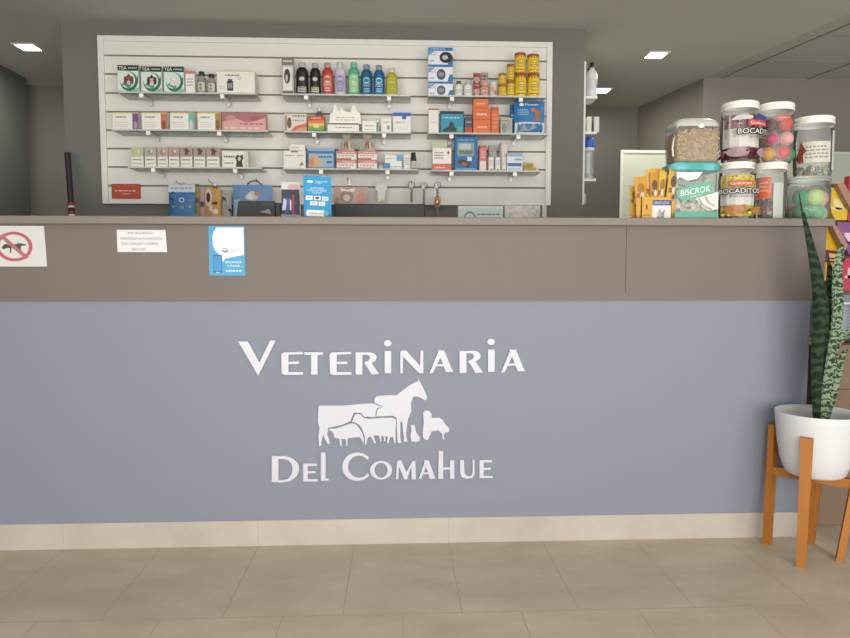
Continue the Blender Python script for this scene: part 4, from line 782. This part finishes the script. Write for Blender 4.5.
j, r, h4 = jar('jar full of colourful toys, upper middle of the jar stacks', 757.5, 793.5, 100.5, 1.2+h3+.001, JY+.05)
rb, sb = r, .027
balls = [(-.04, -.03, .032, 'C99A5A', 'tan'), (.005, -.046, .034, 'D07070', 'pink'), (.045, -.018, .032, '3F8A5A', 'green'), (0, .035, .034, '9A4A50', 'dark red'), (-.028, -.036, .085, 'B85A78', 'magenta'),
         (.022, -.04, .088, 'DDA6A0', 'pale pink'), (.04, .02, .088, '4E9A68', 'leaf green'), (-.02, .03, .09, '8A5A4A', 'brown'), (-.036, -.028, .14, '5A4440', 'black brown'), (.014, -.043, .142, 'CF5A52', 'bright red'), (.042, .01, .14, 'B98A82', 'dusty rose')]
for x, y, zz, c, cn in balls:
    tag(MB().ball((0, 0, 0), sb, M(c, .6, 0, .3, 60, .2, None), (1, 1, 1), 12).build('rubber_ball', None, Vector(j.location)+Vector((x, y, zz))), f'{cn} ball inside the jar of colourful toys, upper middle jar', 'ball', 'balls in the upper middle jar')
tag(MB().paint([('r', 0, 0, 1, 1, 'C8484A'), ('n', .1, .3, .9, .7, 1, 'E8A8A4')], round_(r*.955, .026, 0, .9)).build('red_card', None, Vector(j.location)+Vector((0, 0, .148))), 'red card strip inside the upper middle jar', 'card')
# right stack: jar of tennis-like balls and jar nearly empty
j, r, h5 = jar('wide jar full of green and pink balls, lower right of the jar stacks', 788.5, 832, 174.5, 1.2, JY+.05, lidm=clear('D3D8CE', .6, .1, .2))
balls = [(-.042, -.035, .034, '2F8F5E', 'deep green'), (.012, -.052, .034, '4FA872', 'mid green'), (.054, -.012, .034, 'A9C98A', 'pale green'), (-.03, .035, .034, '9A8A58', 'olive'), (.03, .04, .034, 'C98A7A', 'salmon'),
         (-.048, -.028, .094, '3C9468', 'sea green'), (.006, -.053, .092, 'B9D27A', 'lime'), (.053, -.02, .09, 'D9A08A', 'peach'), (0, .03, .095, '5AA880', 'soft green')]
for x, y, zz, c, cn in balls:
    k_ = min(1, (r*.93-.033)/max(.001, math.hypot(x, y)))
    tag(MB().ball((0, 0, 0), .032, M(c, .7, 0, .3, 40, .3, None), (1, 1, 1), 14).build('toy_ball', None, Vector(j.location)+Vector((x*k_, y*k_, zz))), f'{cn} ball in the wide lower right jar', 'ball', 'balls in the lower right jar')
j, r, h6 = jar('nearly empty clear jar with white label, upper right of the jar stacks', 795.5, 833.5, 114, 1.2+h5+.001, JY+.05,
               [('r', .12, .22, .62, .7, 'CFCCBE'), ('n', .18, .3, .56, .62, 4, '8A877A'), ('p', [(0, .35), (.06, .55), (.1, .72), (.15, .6), (.2, .5), (.14, .4), (.16, .22), (.05, .22)], '8F3E34'), ('r', .66, .05, .74, .95, 'C9CECB')], (.05, .78))  # last pale upright strip is a painted reflection on the clear wall, not print
stuff_in('dog_treats', 'few pale treats at the bottom of the nearly empty jar', 'treats', j, r, .045, ['8F8A80', 'A39A8C', '77706A'], 30, .012, .003, 6)

# ------------------------------------------------------------------ biscuit tubs
def rbox(mb, prof, m, w, d, pw=6, seg=40):      # rounded-square lathe; prof = (scale, z)
    vs = []; 
    for s_, z_ in prof:
        for k in range(seg):
            a = 2*pi*k/seg; ca, sa = cos(a), sin(a); q = (abs(ca)**pw+abs(sa)**pw)**(-1/pw); vs.append((w*s_*q*ca, d*s_*q*sa, z_))
    fs = [(i*seg+k, i*seg+(k+1) % seg, (i+1)*seg+(k+1) % seg, (i+1)*seg+k) for i in range(len(prof)-1) for k in range(seg)]
    return mb.add(vs, fs, m, True)
cx, w, h = spot(673.5, 722, 161.5, 1.2, .02); hw_ = w/2; dd = .062
t = thing('biscuit_tub', 'clear square tub with teal lid and green label on the counter', 'tub', (cx, .02+dd, 1.2))
rbox(MB(), [(.01, .0005), (.94, .0005), (.965, .006), (.975, h*.86)], clear('DDE6E2', .22, .08, .07), hw_*.96, dd*.96).build('body', t)
rbox(MB(), [(.99, h*.85), (1.02, h*.86), (1.04, h*.90), (1.04, h*.95), (.98, h*.985), (.9, h), (.01, h)], M('3A9C94', .35, 0, .1, 14, 0, '6FB9C4'), hw_, dd).build('lid', t)
mb = MB()
fz = dd*.965
mb.paint([('r', .02, .0, .98, .15, '5FAE93'), ('p', [(.04, .95), (.62, .95), (.5, .82), (.3, .78), (.12, .85), (.05, .8)], 'E6EEF4'), ('p', [(.04, .72), (.3, .66), (.6, .72), (.62, .8), (.3, .74), (.04, .8)], '8F9C9A'),
          ('p', [(.06, .44), (.04, .58), (.14, .64), (.78, .78), (.86, .70), (.86, .54), (.2, .36)], '6DB39C'), ('t', 'BISCROK', .47, .575, .66, .12, 'F4F7F4', .16), ('t', 'BISCUIT', .5, .475, .28, .04, 'DCE9E2', .16),
          ('p', [(.46, .42), (.98, .56), (.98, .2), (.75, .18), (.62, .25)], 'E2E6E2'), ('p', [(.52, .42), (.58, .30), (.74, .2), (.86, .18), (.84, .22), (.7, .27), (.6, .36), (.57, .43)], 'A8A898'), ('p', [(.66, .46), (.72, .34), (.84, .27), (.92, .25), (.92, .28), (.8, .34), (.72, .47)], 'B4B2A2'), ('o', .24, .32, .05, .05, .3, '8FB9A8')],
         lambda u, v, k: ((u-.5)*hw_*1.86, -fz-.0008-.0002*k, v*h*.86)); mb.build('label', t)
stf = MB(); rnd = random.Random(5); bs = [M(c, .8) for c in ('C8C0AE', 'B8AE98', 'D8D2C4')]
for i in range(150):
    R_ = Euler((rnd.random()*3, rnd.random()*3, rnd.random()*3)).to_matrix().to_4x4(); R_.translation = Vector(((rnd.random()-.5)*hw_*1.55, (rnd.random()-.5)*dd*1.45, .02+rnd.random()*h*.66)); stf.box(-.014, .014, -.008, .008, -.005, .005, bs[i % 3], .002, mat=R_)
tag(stf.build('dog_biscuits', None, (cx, .02+dd, 1.2)), 'pale biscuits filling the teal lidded tub', 'biscuits', kind='stuff')
# upper tub with pellets
zb2 = 1.2+h+.001
cx, w, h7 = spot(675.5, 724, 116.5, zb2, .025); hw_ = w/2*.97; dd = .06
t = thing('pellet_tub', 'clear tub of tan pellets with handle on top of the teal lidded tub', 'tub', (cx, .025+dd, zb2))
body = MB(); rbox(body, [(.01, .0005), (.92, .0005), (.95, .006), (.98, h7*.5), (.985, h7*.78), (.94, h7*.84)], clear('D8D8D0', .16, .08, .07), hw_, dd)
for i, v in enumerate(body.v): pass
body.build('body', t)
lid = MB(); rbox(lid, [(.95, h7*.80), (.97, h7*.84), (.93, h7*.90), (.86, h7*.95), (.62, h7*1.0), (.01, h7*1.0)], M('B9BAB2', .35, 0, .08), hw_, dd, 5); lid.build('lid', t)
q = MB(); q.ball((0, 0, 0), .011, mm('F0F0EC'), (1.1, .25, .7)); o = q.build('sticker', t, (.008, -dd*.97, h7*.80)); 
MB().tube([(-hw_*.60, -dd*.7, h7*.93), (-hw_*.86, -dd*.85, h7*.80), (-hw_*1.06, -dd*.9, h7*.5), (-hw_*1.10, -dd*.9, h7*.3), (-hw_*1.06, -dd*.9, h7*.12)], .0032, M('D9D9D2', .3)).build('handle', t)
pel = MB(); rnd = random.Random(9); bs = [M(c, .8, 0, .2) for c in ('AB8B68', '9A7B5A', 'BCA080', 'A4835F')]
rbox(pel, [(.01, .004), (.90, .004), (.93, .01), (.955, h7*.5), (.95, h7*.66), (.6, h7*.70), (.01, h7*.70)], M('A58765', .9, 0, .3, 60, .8, '8C6F50'), hw_, dd*.9)
for i in range(420):
    u = (rnd.random()-.5)*1.72; c = Vector((u*hw_, -dd*.86-.001+.004*rnd.random(), .012+rnd.random()*h7*.66)) if i < 330 else Vector((u*hw_*.9, (rnd.random()-.5)*dd*1.3, h7*.70))
    R_ = Euler((rnd.random()*.6, rnd.random()*3, 0)).to_matrix().to_4x4(); R_.translation = c; pel.box(-.007, .007, -.0028, .0028, -.0028, .0028, bs[i % 4], .001, mat=R_)
for i in range(6):
    pel.box(-hw_*.92, -hw_*.5, -dd*.915, -dd*.90, h7*(.08+.1*i), h7*(.08+.1*i)+.004, mm('B9A184'), .001)
tag(pel.build('pet_pellets', None, t.location), 'tan pellets filling the upper clear tub', 'pellets', kind='stuff')

# ------------------------------------------------------------------ yellow dental stick display box
cx, w, h = spot(642, 671.5, 203, 1.2, .03)
xa = at(641, 217, .03).x; xb = at(651.5, 217, .03).x; xc = at(671, 217, .03).x; zf = at(660, 197, .03).z-1.2
t = thing('stick_display_box', 'yellow display carton with blue title band holding stick packets', 'box', (cx, .06, 1.2))
dI = .055; W2 = (xc-xa)/2
mb = MB(); y0 = -.03; yk = 'D9A42E'
mb.box(-W2, W2, y0, y0+.002, 0, zf, mm(yk)); mb.box(-W2, W2, dI+.03, dI+.032, 0, zf*1.25, mm(yk)); mb.box(-W2, -W2+.002, y0, dI+.03, 0, zf*1.1, mm('C8922A')); mb.box(W2-.002, W2, y0, dI+.03, 0, zf*1.1, mm(yk)); mb.box(-W2, W2, y0, dI+.03, 0, .002, mm(yk))
mb.paint([('r', .36, .0, .97, .62, 'E2DEDA'), ('r', .36, .62, .97, .86, '2C4786'), ('t', 'DENTASTIX', .66, .735, .52, .12, 'DCE2EE'), ('p', [(.5, .02), (.56, .3), (.6, .5), (.66, .3), (.78, .45), (.74, .02)], '8F8A86'), ('c', .58, .22, .07, .14, 'B5AFA8'), ('c', .17, .6, .025, .07, '5A2E28'), ('c', .17, .48, .025, .07, '8A3A2A'), ('n', .06, .12, .3, .25, 1, 'A87A22')], lambda u, v, k: ((u-.5)*2*W2, y0-.0002*k, v*zf)); mb.build('carton', t)
pk = [(x0_+1.0, x1_+.5, y_, a_, b_, c_) for x0_, x1_, y_, a_, b_, c_ in [(636.5, 648, 176, -.10, .0, '"'), (644, 654, 168, .06, .012, ''), (650, 659, 172, -.04, .0, ''), (655, 663, 170, .12, .014, ''), (660, 670, 168, -.06, .028, ''), (664, 674.5, 167, .10, .0, ''), (640, 650, 180, .02, .032, ''), (647, 656, 166.5, .10, .048, ''), (656.5, 665.5, 166, -.04, .050, ''), (634, 643, 184, -.05, .045, ''), (662, 671, 171, .04, .056, '')]]
nm_ = ['leaning out at the far left', 'second from the left with bright top', 'low one in the middle', 'standing centre with pink face picture', 'behind the blue band', 'slanted at the right edge', 'at the back left', 'tilted right behind the second one', 'tilted left at the back', 'short one at the left end', 'at the back right']
for i, (x0, x1, yt, ry, yo, _) in enumerate(pk):
    cx_, w_, h_ = spot(x0, x1, yt, 1.2, .045)
    mb = MB(); c = ('D49A2A', 'E0AC34', 'C98E28', 'E2B63E')[i % 4]
    pouch(mb, w_*1.05, h_-.006, .010, mm(c), [('c', .5, .72, .3, .12, ('A86E28', 'D8AEB0', '6E4A2A')[i % 3]), ('r', .1, .5, .4, .6, '8A5A20'), ('c', .55, .55, .15, .07, 'EAD2C8'), ('c', .6, .42, .12, .05, '3C4A78')])
    tag(mb.build('stick_packet', None, (cx_, .042+yo, 1.2035), (0, ry*.9, 0)), f'yellow stick packet {nm_[i]} of the display carton', 'packet', 'yellow stick packets in the display carton')

# ------------------------------------------------------------------ goods to the right of the counter
bx0 = 1.63
zt_ = at(838, 345, .10).z
t = thing('cardboard_carton', 'brown cardboard carton on the floor behind the plant', 'box', (2.02, .33, 0))
mb = MB(); mb.box(-.39, .39, -.23, .23, 0, zt_, M('7C6857', .8, 0, .12, 12), .004); mb.box(-.39, .39, -.0025, .0025, zt_-.001, zt_+.0012, M('6E5846', .8)); mb.box(-.38, .38, -.232, -.229, .545, .549, M('5E4A3C', .8)); mb.build('box_body', t)
MB().box(-.39, .39, -.03, .03, zt_+.0003, zt_+.0018, M('B79C7A', .4)).build('packing_tape', t)
# paper bag above it
a = at(819, 344, .12); b = at(870, 296, .12); w = b.x-a.x; h = b.z-zt_
mb = MB(); pouch(mb, w, h, .16, mm('8D929E'), [('r', .4, .25, .66, .85, 'D0D2D2'), ('n', .44, .3, .62, .8, 7, '7C8088')]); tag(mb.build('paper_bag', None, ((a.x+b.x)/2+.035, .22, zt_+.002)), 'blue-grey paper bag with white label on the cardboard carton', 'bag')
# snack rack
t = thing('snack_rack', 'wire snack rack behind the right end of the counter', 'rack', (1.95, .52, 0))
m_w = M('6A6462', .5); zr = at(845, 178, .4).z
MB().box(-.26, .26, .05, .065, .6, zr, m_w, .002).build('back_plate', t)
for x in (-.22, .20): MB().tube([(x, .075, 0), (x, .075, zr)], .012, m_w).build('post', t)
sacks = [('yellow snack packet above the counter end', [(830, 187), (838, 189), (848, 207), (847, 220), (836, 220), (832, 214), (829, 200)], 'D8B432', .40, [('846', '')], 'E6D890'),
 ('tan striped snack packet leaning above the yellow one', [(837, 184), (844, 183), (854, 200), (854, 212), (849, 206)], 'A8806A', .37, None, None),
 ('red snack packet at the upper right picture edge', [(849, 176), (868, 176), (868, 222), (848, 221), (848, 208)], 'B03A48', .40, None, None),
 ('purple snack packet with white letters beside the counter end', [(837, 222), (868, 223), (868, 258), (850, 256), (845, 246), (838, 232)], '8A5686', .41, None, 'E2C4D6'),
 ('yellow snack packet below the counter top end', [(825, 224), (831, 224), (845, 247), (844, 252), (824, 250)], 'D9AE22', .43, None, None),
 ('tan folded packet edge beside the purple one', [(831, 223), (837, 226), (848, 245), (845, 251)], 'AD8470', .385, None, None),
 ('dark maroon packet with yellow border', [(824, 249.5), (842, 252), (841, 262), (826, 262)], '5E2430', .40, None, 'D8B45A'),
 ('orange-yellow packet behind the plant leaf', [(824, 260), (836, 264), (834, 280), (823, 281)], 'E0A02C', .43, None, None),
 ('pinkish red packet at the lower right of the rack', [(846, 258), (868, 259), (868, 292), (841, 290), (842, 266)], 'C2405A', .41, None, 'E8B8C4'),
 ('ochre and brown packet behind the mottled leaf', [(836.5, 263), (841, 263), (841, 290), (836, 288)], '7C4E34', .41, None, 'D0A050')]
for l, pg, c, Y, _, c2 in sacks:
    P = [at(x, y, Y) for x, y in pg]; ox = sum(p.x for p in P)/len(P); oz = min(p.z for p in P)
    mb = MB(); q = [(p.x-ox, p.z-oz) for p in P]; mb.prism(q, 0, .03, M(c, .4, 0, .25, 25)); 
    if c2:
        mx_ = sum(a_ for a_, b_ in q)/len(q); mz_ = sum(b_ for a_, b_ in q)/len(q)
        mb.prism([(mx_+(a_-mx_)*.5, mz_+(b_-mz_)*.35+.003) for a_, b_ in q], -.0015, .001, mm(c2))
        mb.prism([(mx_+(a_-mx_)*.75, mz_+(b_-mz_)*.1-.016) for a_, b_ in q], -.0015, .001, mm('5A2A48' if c == '8A5686' else c2))
    tag(mb.build('snack_packet', None, (ox, Y, oz)), l, 'packet', 'snack packets on the rack')

# ------------------------------------------------------------------ plant on its stand
m_wood = M('B0702A', .5, 0, .25, 14, .15); m_pot = M('D2D4D6', .4, 0, .03)
C = Vector((1.457, -.150, 0)); ztop = at(817, 412, C.y).z
t = thing('plant_stand', 'orange-brown wooden plant stand with four legs at the end of the counter', 'plant stand', C)
zr = at(800, 438, C.y-.1).z
feet = [(-.080, -.105), (-.088, .090), (.083, -.062), (.075, .090)]
rP = .965*(at(853.5, 414, C.y).x-at(776.5, 414, C.y).x)/2
pcx = at(817, 412, C.y).x
# the legs lean slightly outward to the top and hug the pot
tops = []
for a_ in (-134, 129, -34, 48): tops.append((pcx-C.x+(rP*.955+.012)*cos(radians(a_)), (rP*.955+.012)*sin(radians(a_))))
for (fx, fy), (tx, ty) in zip(feet, tops):
    mb = MB(); d = Vector((tx-fx, ty-fy, zr)); 
    ang = math.atan2(ty, tx); u = Vector((-sin(ang), cos(ang), 0)); v = Vector((cos(ang), sin(ang), 0))
    vs = []
    for (bx, by, bz, s_) in ((fx, fy, 0, .75), (tx, ty, zr, 1.0)):
        for a_, b_ in ((-1, -1), (1, -1), (1, 1), (-1, 1)): vs.append(Vector((bx, by, bz))+u*.019*s_*a_+v*.011*b_)
    mb.add(vs, [(0, 1, 2, 3), (7, 6, 5, 4), (0, 1, 5, 4), (1, 2, 6, 5), (2, 3, 7, 6), (3, 0, 4, 7)], m_wood); mb.build('leg', t)
zc_ = at(815, 478, C.y).z
def bar(p, q, name):
    p = Vector(p); q = Vector(q); d = (q-p).normalized(); n_ = Vector((-d.y, d.x, 0)); mb = MB()
    vs = [x+n_*s*.011+Vector((0, 0, zz)) for x in (p, q) for s, zz in ((-1, -.016), (1, -.016), (1, .016), (-1, .016))]
    mb.add(vs, [(0, 1, 2, 3), (7, 6, 5, 4), (0, 1, 5, 4), (1, 2, 6, 5), (2, 3, 7, 6), (3, 0, 4, 7)], m_wood); mb.build(name, t)
k_ = zc_/zr
J = [(f[0]+(t_[0]-f[0])*k_, f[1]+(t_[1]-f[1])*k_, zc_) for f, t_ in zip(feet, tops)]
bar(J[0], J[3], 'crossbar'); bar(J[1], J[2], 'crossbar')
pc = Vector((pcx, C.y, zc_+.017)); hP = ztop-pc.z
p_ = thing('plant_pot', 'white round plastic pot held in the wooden stand', 'pot', pc)
MB().lathe([(.001, 0), (rP*.64, 0), (rP*.72, .008), (rP*.84, hP*.25), (rP*.92, hP*.55), (rP*.97, hP*.85), (rP, hP), (rP*.995, hP+.002), (rP*.95, hP+.001), (rP*.93, hP*.9), (rP*.90, hP*.78)], m_pot, seg=48).build('pot_body', p_)
MB().lathe([(rP*.905, hP*.80), (rP*.5, hP*.82), (.001, hP*.83)], M('2E2722', .95, 0, .4, 60, .8)).build('soil', p_)
# leaves
def leafmat(a, b, c, scale, dist=6):
    m = bpy.data.materials.new('banded_leaf'); m.use_nodes = True; nt = m.node_tree; bs_ = nt.nodes['Principled BSDF']
    tc = nt.nodes.new('ShaderNodeTexCoord'); wv = nt.nodes.new('ShaderNodeTexWave'); wv.bands_direction = 'Z'; wv.inputs['Scale'].default_value = scale; wv.inputs['Distortion'].default_value = dist; wv.inputs['Detail'].default_value = 3; wv.inputs['Detail Scale'].default_value = 4
    nt.links.new(tc.outputs['Object'], wv.inputs['Vector']); cr = nt.nodes.new('ShaderNodeValToRGB'); nt.links.new(wv.outputs['Fac'], cr.inputs[0])
    cr.color_ramp.elements[0].color = rgb(a); cr.color_ramp.elements[1].color = rgb(b); cr.color_ramp.elements[0].position = .15; cr.color_ramp.elements[1].position = .6
    e = cr.color_ramp.elements.new(.9); e.color = rgb(c); nt.links.new(cr.outputs[0], bs_.inputs['Base Color']); bs_.inputs['Roughness'].default_value = .6; bs_.inputs['Specular IOR Level'].default_value = .12; return m
lm_d = leafmat('18241A', '243324', '2F4030', 9, 5); lm_l = leafmat('2A392C', '6A7C62', '84957A', 14, 9); lm_m = leafmat('18241B', '32432F', '4A5C45', 12, 8)
plant = thing('snake_plant', 'tall snake plant with dark and mottled upright leaves in the white pot', 'plant', (C.x, C.y, pc.z+hP*.8))
def leaf(pts, wd, m, Y0, Y1, tw=.3, base=None):
    """pts: centre line in the picture, wd: widths in px"""
    n = len(pts); P = []
    for i, (x, y) in enumerate(pts):
        f_ = i/(n-1); P.append(at(x, y, Y0+(Y1-Y0)*f_)-Vector(plant.location))
    # resample smooth
    def cr_(a, b, c, d, t): return .5*((2*b)+(c-a)*t+(2*a-5*b+4*c-d)*t*t+(3*b-3*c+d-a)*t*t*t)
    Q = []; Wd = []; sc = .00345
    for i in range(n-1):
        for k in range(5):
            t_ = k/5; A_, B_, C_, D_ = P[max(i-1, 0)], P[i], P[i+1], P[min(i+2, n-1)]
            Q.append(cr_(A_, B_, C_, D_, t_)); a_, b_, c_, d_ = wd[max(i-1, 0)], wd[i], wd[i+1], wd[min(i+2, n-1)]; Wd.append(max(.3, cr_(a_, b_, c_, d_, t_))*sc)
    Q.append(P[-1]); Wd.append(wd[-1]*sc); vs = []; N = len(Q); S = 9
    for i, (q, w_) in enumerate(zip(Q, Wd)):
        d_ = (Q[min(i+1, N-1)]-Q[max(i-1, 0)]).normalized(); th = tw*sin(i/N*4.0)
        side = Vector((cos(th), sin(th), 0)); side = (side-d_*side.dot(d_)).normalized(); nn = side.cross(d_).normalized()
        tk = .0022+.0012*(1-i/N)
        for s_ in range(S):
            u = -1+2*s_/(S-1); vs.append(q+side*u*w_/2+nn*(w_*.22*(u*u)-tk*(1-u*u)**.5))
        for s_ in range(S-1, -1, -1):
            u = -1+2*s_/(S-1); vs.append(q+side*u*w_/2*.999+nn*(w_*.22*(u*u)+tk*(1-u*u)**.5))
    R_ = 2*S; fs = [(i*R_+k, i*R_+(k+1) % R_, (i+1)*R_+(k+1) % R_, (i+1)*R_+k) for i in range(N-1) for k in range(R_)]
    fs += [tuple(range(R_)), tuple(range((N-1)*R_, N*R_))]
    mb = MB().add(vs, fs, m, True); return mb.build('leaf', plant)
leaf([(815.5, 424), (815, 395), (815, 360), (816, 320), (816, 290), (811.5, 262), (807, 238), (802.5, 215), (799, 193)], [7, 11, 14, 16, 15, 9, 5, 2.5, .6], lm_d, -.16, -.14, .15)
leaf([(818, 423), (819, 400), (820, 370), (822, 330), (822, 300), (817, 268), (812, 245), (808, 228), (804, 212)], [6, 9, 11, 11, 10, 7, 4, 2.5, .8], lm_d, -.13, -.12, -.3)
leaf([(822, 424), (823, 405), (826, 375), (830, 345), (834, 318), (835, 290), (836, 268), (840, 252), (843, 243)], [9, 12, 12, 13, 16, 15, 11, 7, 1.2], lm_l, -.15, -.10, .35)
leaf([(821, 424), (824, 400), (829, 370), (833, 345), (838, 338), (846, 334), (856, 330)], [7, 9, 11, 12, 12, 9, 1], lm_l, -.12, -.08, .2)
leaf([(824, 424), (831, 400), (836, 378), (841, 358), (848, 348)], [6, 8, 9, 7, 1], lm_l, -.10, -.04, .2)
leaf([(820, 424), (822, 390), (826, 350), (829, 310), (829, 275), (828, 258)], [6, 9, 12, 13, 8, 1], lm_m, -.11, -.08, -.2)
bpy.context.view_layer.update()
